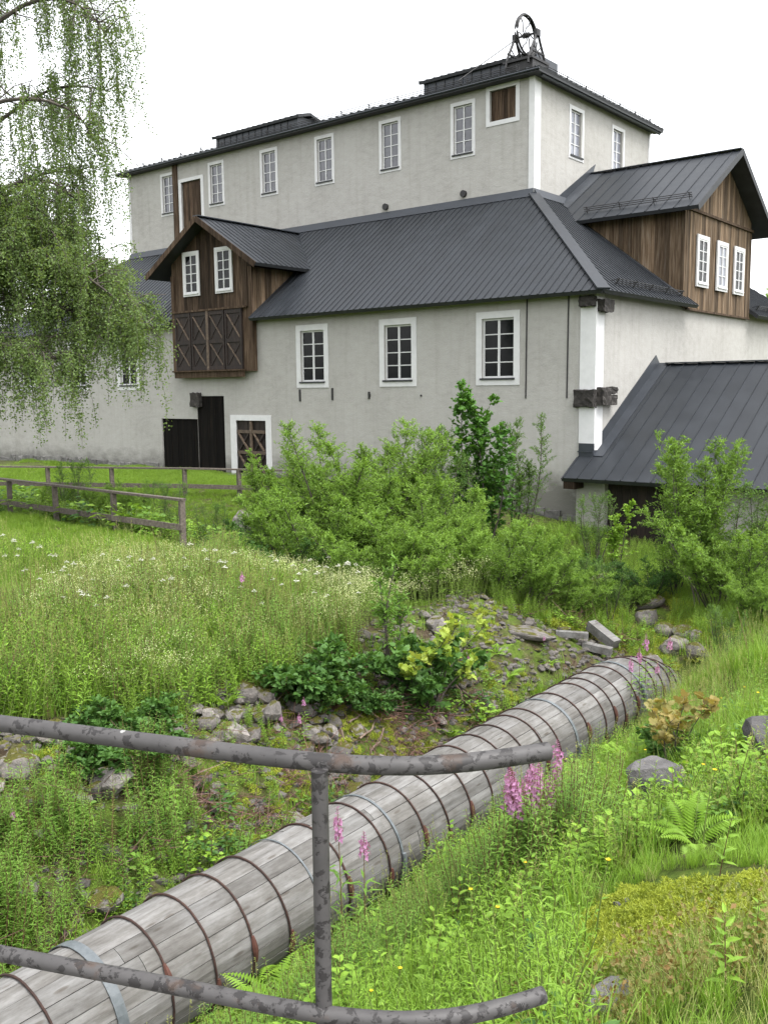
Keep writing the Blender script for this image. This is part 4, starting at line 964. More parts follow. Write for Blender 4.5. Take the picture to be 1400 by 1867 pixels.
L_RED = leaf_mat('reddish_leaf', (0.17, 0.18, 0.045), (0.33, 0.25, 0.09), rnd=.3)
L_FERN = leaf_mat('fern_leaf', (0.125, 0.245, 0.022), (0.25, 0.40, 0.05), rnd=.4)
L_MOSS = leaf_mat('moss', (0.15, 0.20, 0.018), (0.36, 0.41, 0.05), .25, rnd=.6)
PINK = leaf_mat('pink_petal', (0.34, 0.13, 0.29), (0.54, 0.31, 0.50), .3, rnd=.2)
WHITEF = leaf_mat('white_floret', (0.42, 0.43, 0.37), (0.62, 0.62, 0.58), .2, rnd=.2)
YELLOWF = leaf_mat('yellow_petal', (0.50, 0.36, 0.012), (0.66, 0.50, 0.02), .2)
STEM_G = leaf_mat('green_stem', (0.09, 0.13, 0.03), (0.17, 0.22, 0.06), .1)
STEM_R = leaf_mat('reddish_stem', (0.09, 0.05, 0.03), (0.17, 0.10, 0.06), .05)
BARKM = plain('grey_brown_bark', [(0.3, (0.05, 0.042, 0.035)), (0.6, (0.10, 0.085, 0.07)), (0.8, (0.17, 0.15, 0.13))], 6, 0.9, (1, 1, .3), .4, .01)
BIRCHB = plain('birch_bark', [(0.35, (0.03, 0.028, 0.026)), (0.5, (0.35, 0.34, 0.32)), (0.7, (0.6, 0.59, 0.57))], 3, 0.8, (1, 1, 3), .4, .01)

RH = (np.array([(0, 0, 0), (.42, .5, .06), (1, 0, -.08), (.42, -.5, .06)], float), [(0, 1, 2, 3)])
LEAF6 = (np.array([(0, 0, 0), (.28, .42, .05), (.62, .40, .02), (1, 0, -.14), (.62, -.40, .02), (.28, -.42, .05), (.45, 0, -.02)], float), [(0, 1, 6, 5), (1, 2, 3, 6), (6, 3, 4, 5)])
LANCE = (np.array([(0, 0, 0), (.35, .5, .03), (1, 0, -.22), (.35, -.5, .03)], float), [(0, 1, 2, 3)])
_mp = [(0, 0), (-.12, .30), (.10, .26), (.12, .50), (.34, .36), (.48, .56), (.58, .24), (.78, .28), (1.0, 0), (.78, -.28), (.58, -.24), (.48, -.56), (.34, -.36), (.12, -.50), (.10, -.26), (-.12, -.30)]
MAPLE = (np.array([(a, b, .04 * abs(b) * 2 - .10 * a * a) for a, b in _mp] + [(.3, 0, 0)], float), [(16, i, (i + 1) % 16) for i in range(16)])
def unit(v): return v / (np.linalg.norm(v, axis=-1, keepdims=True) + 1e-12)
def leaves(G, P, D, N, L, W, tint=None, m=0, tpl=RH):
    P = np.asarray(P, float); k = len(P)
    if k == 0: return
    D = unit(np.asarray(D, float)); S = unit(np.cross(D, np.asarray(N, float))); N2 = np.cross(S, D)
    L = np.broadcast_to(L, (k,)); W = np.broadcast_to(W, (k,)); T, F = tpl
    V = P[:, None] + D[:, None] * (T[None, :, 0:1] * L[:, None, None]) + S[:, None] * (T[None, :, 1:2] * W[:, None, None]) + N2[:, None] * (T[None, :, 2:3] * L[:, None, None])
    tint = rng.random(k) if tint is None else np.broadcast_to(tint, (k,))
    F = np.array(F); FF = (F[None] + (np.arange(k) * len(T))[:, None, None]).reshape(-1, F.shape[1])
    G.add(V.reshape(-1, 3), FF, np.repeat(tint, len(T)), m)
def rnd_dir(k, up=0.0, flat=1.0):
    v = rng.normal(size=(k, 3)); v[:, 2] = v[:, 2] * flat + up; return unit(v)
def fast_tubes(G, A, B, r0, r1, m=0, tint=.5):
    """many thin straight three-sided twigs from A to B"""
    A, B = np.asarray(A, float), np.asarray(B, float); k = len(A); d = unit(B - A); ref = np.where(abs(d[:, 2:3]) < .9, np.array([[0, 0, 1.]]), np.array([[1., 0, 0]]))
    s = unit(np.cross(d, ref)); u = np.cross(s, d); r0 = np.broadcast_to(r0, (k,))[:, None]; r1 = np.broadcast_to(r1, (k,))[:, None]; V = []
    for P, r in ((A, r0), (B, r1)):
        for a in (0, 2.094, 4.189): V.append(P + (s * math.cos(a) + u * math.sin(a)) * r)
    V = np.stack(V, 1).reshape(-1, 3); F = np.array([(0, 1, 4, 3), (1, 2, 5, 4), (2, 0, 3, 5)])
    G.add(V, (F[None] + (np.arange(k) * 6)[:, None, None]).reshape(-1, 4), tint, m)

def bush_meshes(seed, H, R, nst, ntw, lpt, LL, LW, mat_, tpl=RH, lean=.5, droop=.1, tw=.38, shape=.5, flat=.6, bark=None):
    """a shrub: stems fanning out from the base, twigs along them, leaves along the twigs"""
    global rng
    keep = rng; rng = np.random.default_rng(seed)
    S = Geo(); Fo = Geo(); TA, TD, TL = [], [], []
    for i in range(nst):
        a = rng.uniform(0, 6.28); ln = H * rng.uniform(.55, 1.0) if i else H; out = rng.uniform(.15, 1) * lean * R / max(H, .1) * 2
        d = np.array([math.cos(a) * out, math.sin(a) * out, 1]); d /= np.linalg.norm(d); b = np.array([math.cos(a), math.sin(a), 0]) * R * rng.uniform(.0, .35)
        t = np.linspace(0, 1, 7); side = rnd_dir(1, 0, .2)[0] * .09 * H
        P = b + d * (ln * t)[:, None] + np.array([math.cos(a), math.sin(a), 0]) * (R * .28 * t ** 2)[:, None] + side * np.sin(t * 3)[:, None]
        P[:, 2] = np.minimum(P[:, 2], H)
        S.tube(P, np.linspace(.011 + .006 * H, .003, 7), 4, cap=False)
        tt = rng.uniform(.12, 1, ntw) ** shape; idx = tt * 6; i0 = np.minimum(idx.astype(int), 5); fr = (idx - i0)[:, None]
        TA.append(P[i0] * (1 - fr) + P[i0 + 1] * fr); dd = rnd_dir(ntw, .55, .5); TD.append(unit(dd + .35 * d)); TL.append(tw * H * (1.12 - tt) * rng.uniform(.5, 1.1, ntw) + .1)
    TA, TD, TL = np.concatenate(TA), np.concatenate(TD), np.concatenate(TL)
    TB = TA + TD * TL[:, None]; fast_tubes(S, TA, TB, .004, .0015)
    k = len(TA); u = rng.uniform(.1, 1, (k, lpt)); P = TA[:, None] + TD[:, None] * (TL[:, None] * u)[..., None]; P[..., 2] -= droop * (u * TL[:, None]) ** 2
    P = P.reshape(-1, 3) + rng.normal(0, .012, (k * lpt, 3)); D = unit(np.repeat(TD, lpt, 0) * .7 + rnd_dir(k * lpt, .05, flat)); Nn = rnd_dir(k * lpt, 1.3, 1)
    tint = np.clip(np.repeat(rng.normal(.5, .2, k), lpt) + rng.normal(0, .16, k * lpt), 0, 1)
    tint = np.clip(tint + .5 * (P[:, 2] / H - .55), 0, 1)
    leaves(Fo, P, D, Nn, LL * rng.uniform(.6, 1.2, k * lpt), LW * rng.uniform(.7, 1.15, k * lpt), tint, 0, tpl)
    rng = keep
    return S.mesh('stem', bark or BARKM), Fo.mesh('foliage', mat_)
def shrub(name, meshes, x, y, sc, rz, label, cat='shrub', group=None, z=None, sz=None):
    o = empty(name, (x, y, (gz(x, y) if z is None else z) - .03), rz, label, cat, group); o.scale = (sc, sc, sz or sc)
    for nm, me in zip(('stem', 'foliage'), meshes): link(bpy.data.objects.new(nm, me), o)
    return o

# ------------------------------------------------------------------ willow thicket in the ditch, shrubs by the shed
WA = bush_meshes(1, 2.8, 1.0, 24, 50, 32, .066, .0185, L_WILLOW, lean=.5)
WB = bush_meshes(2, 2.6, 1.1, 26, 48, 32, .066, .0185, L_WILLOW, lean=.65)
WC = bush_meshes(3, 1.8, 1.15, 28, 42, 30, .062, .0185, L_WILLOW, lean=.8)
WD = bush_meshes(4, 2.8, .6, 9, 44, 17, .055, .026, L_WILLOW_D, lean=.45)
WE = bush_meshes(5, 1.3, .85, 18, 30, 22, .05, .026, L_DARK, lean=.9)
def px_x(px, Y): return ray(px, CY)[0] / ray(px, CY)[1] * Y
bushes = [
    (WA, 556, 21.5, .95, 'tall pale green willow bush beside the white-framed door, left end of the thicket'),
    (WB, 655, 20.4, 1.34, 'tallest bright willow bush in the middle of the thicket under the second window'),
    (WC, 575, 18.6, 1.28, 'broad low willow bush bulging out in front of the left end of the thicket'),
    (WD, 765, 22.2, 1.10, 'thin see-through willow shrub between the tall willow and the dark maple'),
    (WD, 820, 21.4, .92, 'slender grey-green willow shrub leaning against the dark maple'),
    (WB, 740, 18.9, 1.02, 'rounded willow bush in the front middle of the thicket'),
    (WC, 850, 18.0, 1.06, 'wide bright willow bush in front of the dark maple'),
    (WA, 925, 18.8, .56, 'fresh green willow bush at the right end of the thicket, near the mill corner'),
    (WC, 665, 17.4, 1.02, 'low willow bush at the edge of the flowering meadow'),
    (WC, 900, 16.9, .90, 'low spreading willow bush just above the stones of the scree'),
    (WC, 790, 17.0, .98, 'low willow bush beside the grey rock in the thicket'),
    (WE, 470, 20.6, 1.05, 'dark leafy shrub growing over the ditch by the end post of the fence'),
    (WE, 540, 18.2, 1.0, 'dark shrub in the shade under the broad low willow bush'),
    (WD, 1050, 18.2, .40, 'sparse light shrub between the thicket and the shed'),
    (WC, 1015, 17.4, .62, 'small pale bush right of the thicket, above the leaning timber'),
    (WC, 955, 16.8, .74, 'low bright willow bush over the flat slab at the top of the scree'),
    (WC, 1062, 17.4, .50, 'low willow bush behind the leaning timber by the pipe'),
    (WC, 1150, 18.2, .34, 'low willow bush between the thicket and the shed door, above the stone blocks'),
    (WD, 1110, 17.6, .42, 'low thin sapling clump above the buried end of the pipe'),
]
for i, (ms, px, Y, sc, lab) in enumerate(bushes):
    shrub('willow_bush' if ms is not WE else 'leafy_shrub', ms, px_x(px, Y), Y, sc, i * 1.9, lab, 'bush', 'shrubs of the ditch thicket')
MT = bush_meshes(6, 3.9, .62, 6, 74, 12, .10, .095, L_MAPLE, MAPLE, lean=.34, tw=.20, shape=.8, flat=.5)
shrub('young_maple', MT, px_x(872, 22.6), 22.6, 1.06, .4, 'tall dark green young maple rising in front of the mill wall below the right window', 'tree')
shrub('willow_sapling', bush_meshes(7, 3.4, .5, 6, 70, 24, .05, .022, L_WILLOW_D, lean=.4, tw=.2), px_x(932, 22.9), 22.9, 1.03, 2.0, 'slim willow tree with small dark leaves just right of the young maple', 'tree')
WF = bush_meshes(8, 3.2, .80, 13, 56, 26, .075, .024, L_WILLOW, lean=.5, tw=.28)
shrub('willow_bush', WF, px_x(1290, 18.6), 18.6, 1.06, .3, 'large bright willow bush in front of the shed roof and door', 'bush', 'shrubs by the shed')
shrub('willow_bush', WC, px_x(1310, 17.6), 17.6, 1.12, 2.3, 'dense low willow bush at the foot of the large bush by the shed', 'bush', 'shrubs by the shed')
shrub('willow_bush', WD, px_x(1236, 18.8), 18.8, .60, 1.3, 'dark-leaved shrub against the brown shed door, left of the large bush', 'bush', 'shrubs by the shed')
shrub('birch_sapling', WD, px_x(1378, 18.4), 18.4, .86, 4.3, 'thin airy birch sapling at the right edge in front of the shed wall', 'bush', 'shrubs by the shed')
shrub('leafy_shrub', WE, px_x(1180, 18.9), 18.9, .72, 5.3, 'dark leafy shrub spreading below the shed door', 'bush', 'shrubs by the shed')
shrub('leafy_shrub', WE, px_x(1080, 20.4), 20.4, .55, 3.3, 'dark low shrub at the corner of the mill beside the mossy ledge', 'bush', 'shrubs by the shed')
SAP = bush_meshes(9, 1.7, .4, 3, 26, 14, .085, .05, L_BRIGHT, LEAF6, lean=.4, tw=.2, shape=.7)
shrub('small_tree', SAP, px_x(1124, 21.6), 21.6, 1.0, .3, 'small sapling with big light leaves on a thin stem before the brown shed door', 'tree', 'saplings by the shed')
shrub('small_tree', WD, px_x(1086, 22.4), 22.4, .62, .9, 'narrow grey-green sapling at the left jamb of the shed door', 'tree', 'saplings by the shed')
shrub('willow_bush', WC, px_x(1385, 15.8), 15.8, .55, 1.9, 'low bright shrub at the right edge below the thin birch sapling', 'bush', 'shrubs by the shed')
shrub('leafy_shrub', WD, px_x(1330, 14.6), 14.6, .36, 2.9, 'low twiggy shrub on the right bank above the long grass', 'bush', 'shrubs by the shed')
for i, (px, Y, sc, lab) in enumerate(((205, 21.9, .45, 'thin young birch behind the fence, its top against the mill wall'), (140, 23.3, .62, 'slender young birch with bright top behind the second fence post'), (95, 23.6, .4, 'low spreading sapling behind the left part of the fence'), (310, 20.6, .5, 'leafy sapling in the ditch between the two fences'), (250, 21.6, .5, 'bushy green sapling behind the third fence post'), (385, 20.4, .42, 'pale sapling in the ditch just beyond the fence end post'))):
    shrub('young_birch' if i < 2 else 'sapling', WD if i % 2 else WA, px_x(px, Y), Y, sc, i * 1.4, lab, 'sapling', 'saplings behind the fence')

shrub('tree', WB, 27.6, 70, 4.4, .5, 'distant treetop just showing beyond the small roof right of the big dormer', 'tree')
# bramble and broad-leaved shrubs on the left slope
BR1 = bush_meshes(11, .75, .62, 26, 16, 11, .095, .075, L_DARK, LEAF6, lean=1.1, tw=.4, flat=.4, bark=STEM_R)
x, y, z = at(548, 1262, 7, 18); shrub('bramble', BR1, x, y, 1.0, .2, 'dark green bramble bush beside the maple seedling, above the scree', 'shrub', 'brambles on the slope')
x, y, z = at(590, 1290, 7, 18); shrub('bramble', BR1, x, y, .7, 1.9, 'lower bramble trailing over the stones right of the dark bramble bush', 'shrub', 'brambles on the slope')
x, y, z = at(240, 1395, 7, 18); shrub('bramble', BR1, x, y, .8, 3.2, 'dark green bramble hanging over the scree behind the left part of the top rail', 'shrub', 'brambles on the slope')
x, y, z = at(225, 1330, 7, 18); shrub('bramble', BR1, x, y, .68, 5.2, 'broad-leaved bramble at the edge of the meadow just above the top rail', 'shrub', 'brambles on the slope')
x, y, z = at(680, 1290, 7, 18); shrub('bramble', BR1, x, y, .5, 4.2, 'small dark bramble at the foot of the maple seedling', 'shrub', 'brambles on the slope')
MS = bush_meshes(12, .8, .5, 12, 24, 7, .095, .09, L_DARK, MAPLE, lean=.8, tw=.32, flat=.25)
MY = bush_meshes(13, 1.05, .42, 10, 9, 5, .085, .08, L_YELLOW, MAPLE, lean=.8, tw=.18, shape=.22, flat=.3)
x, y, z = at(775, 1283, 8, 18); shrub('maple_seedling', MS, x, y, 1.2, .2, 'bushy maple seedling with dark green lower leaves above the scree', 'shrub', 'maple seedlings')
shrub('maple_seedling', MY, x + .02, y - .05, 1.22, 1.2, 'yellow-leaved maple shoots rising out of the dark maple seedling', 'shrub', 'maple seedlings')
MR = bush_meshes(14, .85, .34, 6, 8, 5, .09, .085, L_RED, MAPLE, lean=.7, tw=.25, shape=.4, flat=.3)
x, y, z = at(1228, 1400, 5, 16); shrub('maple_seedling', MR, x, y, .92, .2, 'reddish maple seedling on the right bank above the boulder', 'shrub', 'maple seedlings'); shrub('maple_seedling', MS, x + .05, y + .05, .5, 2.2, 'small green maple seedling at the foot of the reddish one', 'shrub', 'maple seedlings')
TS = bush_meshes(15, 1.35, .16, 3, 30, 8, .08, .032, L_HERB, LEAF6, lean=.4, tw=.1, shape=.8)
x, y, z = at(712, 1215, 8, 20); shrub('willow_sapling', TS, x, y, 1.22, 1.0, 'single tall leafy shoot standing up beside the yellow maple', 'sapling')

# ------------------------------------------------------------------ weeping birch at the left
bt = empty('weeping_birch', (-11.6, 20.6, gz(-11.6, 20.6)), 0, 'weeping birch whose hanging branches fill the upper left', 'tree')
BO_ = np.array([-11.6, 20.6, gz(-11.6, 20.6)])
tr = np.array([(0, 0, -.2), (.1, 0, 2), (.25, .1, 5), (.1, .2, 8), (.3, .1, 11), (.2, 0, 14.5)]) + BO_
tz = np.interp(np.linspace(0, 1, 20), np.linspace(0, 1, 6), np.arange(6)); trunk = np.stack([np.interp(tz, np.arange(6), tr[:, i]) for i in range(3)], 1)
Geo().tube(trunk - BO_, np.linspace(.24, .04, 20), 10).build('trunk', BIRCHB, bt, True)
LB_ = Geo(); LF_ = Geo()
limbs = []
def limb(z0, pts):
    P = np.array([(np.interp(z0, trunk[:, 2], trunk[:, 0]), np.interp(z0, trunk[:, 2], trunk[:, 1]), z0)] + pts, float)
    t = np.linspace(0, 1, 14); k = np.linspace(0, 1, len(P)); Q = np.stack([np.interp(t, k, P[:, i]) for i in range(3)], 1)
    for _ in range(3): Q[1:-1] = .25 * Q[:-2] + .5 * Q[1:-1] + .25 * Q[2:]
    limbs.append(Q); return Q
# (upper, airy)
limb(2.6, [(-9.8, 20.0, 4.4), (-8.4, 19.8, 5.6), (-7.2, 19.8, 6.1), (-6.0, 20, 5.7), (-5.9, 20, 5.2)])
limb(1.4, [(-9.6, 20.4, 2.9), (-8.3, 20.2, 4.0), (-7.3, 20, 4.5), (-6.5, 20, 4.3), (-6.1, 20, 3.8)])
limb(4.0, [(-9.6, 20.6, 6.3), (-8.2, 20.8, 7.6), (-7.0, 20.6, 8.3), (-5.9, 20.4, 7.9), (-5.6, 20.4, 7.3)])
limb(5.0, [(-9.5, 21.0, 7.6), (-8.0, 21.2, 9.0), (-6.8, 21, 9.6), (-5.7, 21, 9.2)])
limb(3.2, [(-9.7, 21.4, 4.9), (-8.4, 22, 6.2), (-7.2, 22.2, 7.0), (-6.0, 22, 6.7)])
limb(6.5, [(-10, 20.4, 9), (-8.6, 20.2, 10.6), (-7.4, 20, 11)])
limb(2.0, [(-9.8, 21.6, 3.2), (-8.6, 22.3, 4.6), (-7.5, 22.4, 5.2), (-6.7, 22.3, 4.9)])
# (lower, dense)
limb(1.6, [(-9.8, 20.2, 3.3), (-8.6, 19.9, 4.1), (-7.6, 19.8, 4.1), (-6.9, 19.8, 3.5), (-6.5, 19.8, 2.8)])
limb(1.2, [(-9.9, 20.9, 2.9), (-8.8, 21.2, 3.7), (-7.8, 21.4, 3.9), (-7.0, 21.4, 3.3)])
limb(0.2, [(-9.8, 19.9, 1.9), (-8.6, 19.6, 2.9), (-7.5, 19.5, 3.1), (-6.4, 19.5, 2.7), (-5.4, 19.5, 2.0), (-4.75, 19.5, 1.3)])
limb(-0.3, [(-9.8, 20.2, 1.2), (-8.5, 20.1, 2.0), (-7.3, 20.1, 2.1), (-6.2, 20.1, 1.6), (-5.2, 20.1, 1.1)])
limb(0.6, [(-9.9, 20.6, 2.2), (-8.6, 20.8, 3.1), (-7.4, 20.9, 3.3), (-6.4, 20.8, 2.7), (-5.7, 20.8, 2.1)])
limb(-0.8, [(-10, 19.7, .4), (-8.8, 19.4, 1.0), (-7.6, 19.3, 1.1), (-6.6, 19.3, .7)])
limb(0.9, [(-10, 21.4, 2.4), (-8.8, 22.0, 3.3), (-7.6, 22.2, 3.5), (-6.6, 22.2, 2.9)])
for Q in limbs: LB_.tube(Q - BO_, np.linspace(.075, .010, len(Q)), 6, cap=False)
for qi, Q in enumerate(limbs):
    lower = qi >= 7; nb = 80 if lower else 35
    t = rng.uniform(.18, 1, nb) ** .8; idx = t * 13; i0 = np.minimum(idx.astype(int), 12); A = Q[i0] + (Q[i0 + 1] - Q[i0]) * (idx - i0)[:, None]
    for a in A:
        d = rnd_dir(1, .0, .35)[0]; d[0] = d[0] * .7 + .15; ln = rng.uniform(.4, 1.3) * (1 if lower else .95); B = a + d * ln
        if B[0] > -4.4: continue
        mid = a + d * ln * .5 + [0, 0, .12]; P = np.array([a, mid, B]); LB_.tube(P - BO_, [.016, .011, .006], 4, cap=False)
        ns = rng.integers(5, 9) if lower else rng.integers(3, 6)
        for j in range(ns):
            u = rng.uniform(.15, 1); s0 = a + d * ln * u + [0, 0, .12 * math.sin(u * 3.14)]
            H = (rng.uniform(.2, .62) if rng.random() < .86 else rng.uniform(.9, 1.8)) if lower else rng.uniform(.8, 2.3)
            drift = rng.normal(0, .10, 2); k = 9; v = np.linspace(0, 1, k)[:, None]
            out = d * .25 * np.sin(np.clip(v * 2, 0, 1.57))
            S_ = s0 + out + np.concatenate([drift[None] * v, -H * v ** 1.15], 1) + rng.normal(0, .012, (k, 3))
            fast_tubes(LB_, S_[:-1] - BO_, S_[1:] - BO_, .0035, .0028)
            nl = int(H * (80 if lower else 50)); w = rng.random(nl) ** .85 * (k - 1.001); j0 = w.astype(int); P = S_[j0] + (S_[j0 + 1] - S_[j0]) * (w - j0)[:, None]
            P = P + rng.normal(0, .065 if lower else .04, (nl, 3)) * [1, 1, .5]
            D = rnd_dir(nl, -.5, .6); leaves(LF_, P - BO_, D, rnd_dir(nl, .2), rng.uniform(.04, .066, nl), rng.uniform(.028, .044, nl), np.clip(rng.normal(.42 + (.18 if lower else 0), .2) + rng.normal(0, .2, nl), 0, 1))
LB_.build('limb', BARKM, bt); LF_.build('crown', L_BIRCH, bt)

# ------------------------------------------------------------------ scattered ground plants
protos = bpy.data.collections.new('plant_kinds')            # never linked to the scene: only a source for the scatter
def proto(key, geo, mats):
    o = bpy.data.objects.new(key, geo.mesh(key, mats)); c = bpy.data.collections.new(key); c.objects.link(o); return c
def blades(G, n, h, w, spread, bend, m=0, base=(0, 0, 0), seg=3, flatdir=None):
    a = rng.uniform(0, 6.28, n); r = spread * np.sqrt(rng.random(n)); B = np.stack([np.cos(a) * r, np.sin(a) * r, 0 * a], 1) + base
    H = h * rng.uniform(.55, 1.1, n); th = rng.uniform(0, 6.28, n); o = np.stack([np.cos(th), np.sin(th), 0 * th], 1); s = np.stack([-np.sin(th), np.cos(th), 0 * th], 1)
    bd = bend * rng.uniform(.3, 1.2, n); V = []
    for k in range(seg + 1):
        t = k / seg; c = B + o * (H * bd * t ** 1.8)[:, None] + np.array([0, 0, 1]) * (H * (t - .25 * bd * t ** 2.5))[:, None]; ww = w * (1 - t ** 1.5) * .5
        V += [c - s * ww, c + s * ww]
    V = np.stack(V, 1); F = np.array([(2 * k, 2 * k + 1, 2 * k + 3, 2 * k + 2) for k in range(seg)])
    G.add(V.reshape(-1, 3), (F[None] + (np.arange(n) * (2 * seg + 2))[:, None, None]).reshape(-1, 4), np.repeat(rng.random(n), 2 * seg + 2), m); return B, H
def seed_heads(G, n, h, spread, m):
    a = rng.uniform(0, 6.28, n); r = spread * rng.random(n); B = np.stack([np.cos(a) * r, np.sin(a) * r, 0 * a], 1); T = B + np.stack([rng.normal(0, .12, n), rng.normal(0, .12, n), h * rng.uniform(.8, 1.2, n)], 1)
    fast_tubes(G, B, T, .0016, .001, m)
    for k in range(n):
        P = T[k] - np.array([0, 0, 1]) * rng.uniform(0, .12, 14)[:, None]; leaves(G, P, rnd_dir(14, .8), rnd_dir(14), .018, .006, None, m)
def stalk(G, h, nl, L, W, m, sm, base=(0, 0, 0), lean=None, tpl=LANCE, low=.12, up=.3, taper=.5):
    lean = rng.normal(0, .09, 2) if lean is None else lean; t = np.linspace(0, 1, 6)
    f = lambda t: np.stack([base[0] + lean[0] * h * t ** 1.6, base[1] + lean[1] * h * t ** 1.6, base[2] + h * t], -1)
    G.tube(f(t), np.linspace(.0042, .0018, 6), 4, m=sm, cap=False)
    u = np.linspace(low, .99, nl); a = np.arange(nl) * 2.4 + rng.uniform(0, 6); D = np.stack([np.cos(a), np.sin(a), np.full(nl, up) + (u - .5) * .6], 1)
    leaves(G, f(u), D, np.tile([0, 0, 1.], (nl, 1)) + rng.normal(0, .2, (nl, 3)), L * (1 - taper * u ** 2) * rng.uniform(.8, 1.15, nl), W * (1 - .4 * u ** 2), None, m, tpl); return f
def fern(G, n, L, m, sm):
    for k in range(n):
        a = k * 6.283 / n + rng.uniform(-.3, .3); ln = L * rng.uniform(.75, 1.1); el = rng.uniform(.75, 1.25); t = np.linspace(0, 1, 22); o = np.array([math.cos(a), math.sin(a), 0])
        P = o * (ln * (math.cos(el) * t + .28 * t ** 2))[:, None] + np.array([0, 0, 1]) * (ln * (math.sin(el) * t - .50 * t ** 2.3))[:, None]
        G.tube(P[::3], .0028, 3, m=sm, cap=False); T = unit(np.gradient(P, axis=0)); s = np.array([-math.sin(a), math.cos(a), 0]); q = t[3:]
        wl_ = ln * .21 * np.sin(np.clip(q * 1.02, 0, 1) ** .75 * math.pi) ** .8 + .006
        for sg in (-1, 1):
            leaves(G, P[3:], s * sg + T[3:] * .45, np.cross(T[3:], s * sg) * sg + [0, 0, .4], wl_, ln * .044, np.clip(rng.normal(.5, .2) + 0 * q, 0, 1), m, RH)
KINDS = {}
for i in range(3):
    G = Geo(); blades(G, 22, .30, .007, .07, .5); KINDS['grass%d' % i] = proto('grass_tuft%d' % i, G, [L_GRASS])
for i in range(3):
    G = Geo(); blades(G, 26, .62, .008, .10, .45, seg=4); blades(G, 4, .5, .006, .08, .7, m=1); seed_heads(G, 4, .8, .06, 1); KINDS['tall%d' % i] = proto('tall_grass%d' % i, G, [L_GRASS, L_DRY])
for i in range(2):
    G = Geo(); blades(G, 40, .13, .006, .13, .5, seg=2); KINDS['lawn%d' % i] = proto('lawn_tuft%d' % i, G, [L_LAWN])
for i in range(2):
    G = Geo(); blades(G, 20, .32, .005, .09, 1.0); seed_heads(G, 5, .42, .08, 0); KINDS['dry%d' % i] = proto('dry_tuft%d' % i, G, [L_DRY])
for i in range(3):
    G = Geo()
    for k in range(4): stalk(G, rng.uniform(.6, .95), 44, .10, .014, 0, 1, (*rng.normal(0, .07, 2), 0))
    KINDS['herb%d' % i] = proto('willowherb%d' % i, G, [L_HERB, STEM_R])
for i in range(2):
    G = Geo()
    for k in range(5): stalk(G, rng.uniform(.35, .6), 22, .075, .014, 0, 1, (*rng.normal(0, .08, 2), 0), up=.6)
    KINDS['fine%d' % i] = proto('fine_herb%d' % i, G, [L_BRIGHT, STEM_G])
for i in range(3):
    G = Geo(); k = 26; a = rng.uniform(0, 6.28, k); r = rng.uniform(.01, .15, k); h = rng.uniform(.05, .26, k); P = np.stack([np.cos(a) * r, np.sin(a) * r, h], 1); fast_tubes(G, P * [.3, .3, 0], P, .002, .0015, 1)
    leaves(G, P, np.stack([np.cos(a), np.sin(a), rng.uniform(-.1, .5, k)], 1), np.tile([0, 0, 1.], (k, 1)) + rng.normal(0, .35, (k, 3)), rng.uniform(.05, .10, k), rng.uniform(.035, .06, k), None, 0, LEAF6); KINDS['broad%d' % i] = proto('broad_herb%d' % i, G, [(L_HERB, L_BRIGHT, L_DARK)[i], STEM_G])
for i in range(2):
    G = Geo(); f = stalk(G, .55, 14, .13, .075, 0, 1, tpl=LEAF6, low=.15, up=.25); stalk(G, .4, 11, .12, .07, 0, 1, (.08, .05, 0), tpl=LEAF6, low=.2, up=.25); KINDS['nettle%d' % i] = proto('leafy_herb%d' % i, G, [L_BRIGHT, STEM_R])
G = Geo(); k = 260; P = rnd_dir(k, .3); P[:, 2] = abs(P[:, 2]) * .45; leaves(G, P * .085 * rng.uniform(.5, 1, (k, 1)), rnd_dir(k, .5), rnd_dir(k, .3), .026, .008); KINDS['moss0'] = proto('moss_cushion', G, [L_MOSS])
G = Geo()
for k in range(7): stalk(G, rng.uniform(.3, .5), 9, .05, .012, 0, 1, (*rng.normal(0, .09, 2), 0))
KINDS['butter0'] = proto('buttercup', G, [L_HERB, STEM_G])
G = Geo(); k = 40; A = rng.normal(0, .14, (k, 3)) * [1, 1, .2] + [0, 0, .05]; B = A + rnd_dir(k, .25, .6) * rng.uniform(.08, .3, (k, 1)); fast_tubes(G, A, B, .0035, .0015); KINDS['twig0'] = proto('dry_twigs', G, [leaf_mat('dry_twig', (.07, .036, .03), (.17, .09, .075), .05)])
G = Geo(); k = 60; P = rng.normal(0, .09, (k, 3)) * [1, 1, .25] + [0, 0, .07]; leaves(G, P, rnd_dir(k, .5), rnd_dir(k, 1.0), .028, .018, None, 0, RH); fast_tubes(G, P[:20] * [.4, .4, 0], P[:20], .0016, .001); KINDS['berry0'] = proto('berry_scrub', G, [leaf_mat('berry_leaf', (.10, .16, .028), (.24, .14, .055), .25, rnd=.6)])
G = Geo()
for k in range(5): f = stalk(G, rng.uniform(.4, .6), 12, .06, .009, 0, 1, (*rng.normal(0, .08, 2), 0)); P = f(np.full(26, .97)) + rng.normal(0, .04, (26, 3)) * [1, 1, .8]; leaves(G, P[:16], rnd_dir(16), rnd_dir(16, 1), .014, .010, None, 2)
KINDS['bed0'] = proto('bedstraw', G, [L_BRIGHT, STEM_G, leaf_mat('cream_floret', (.42, .46, .20), (.66, .68, .40), .2)])

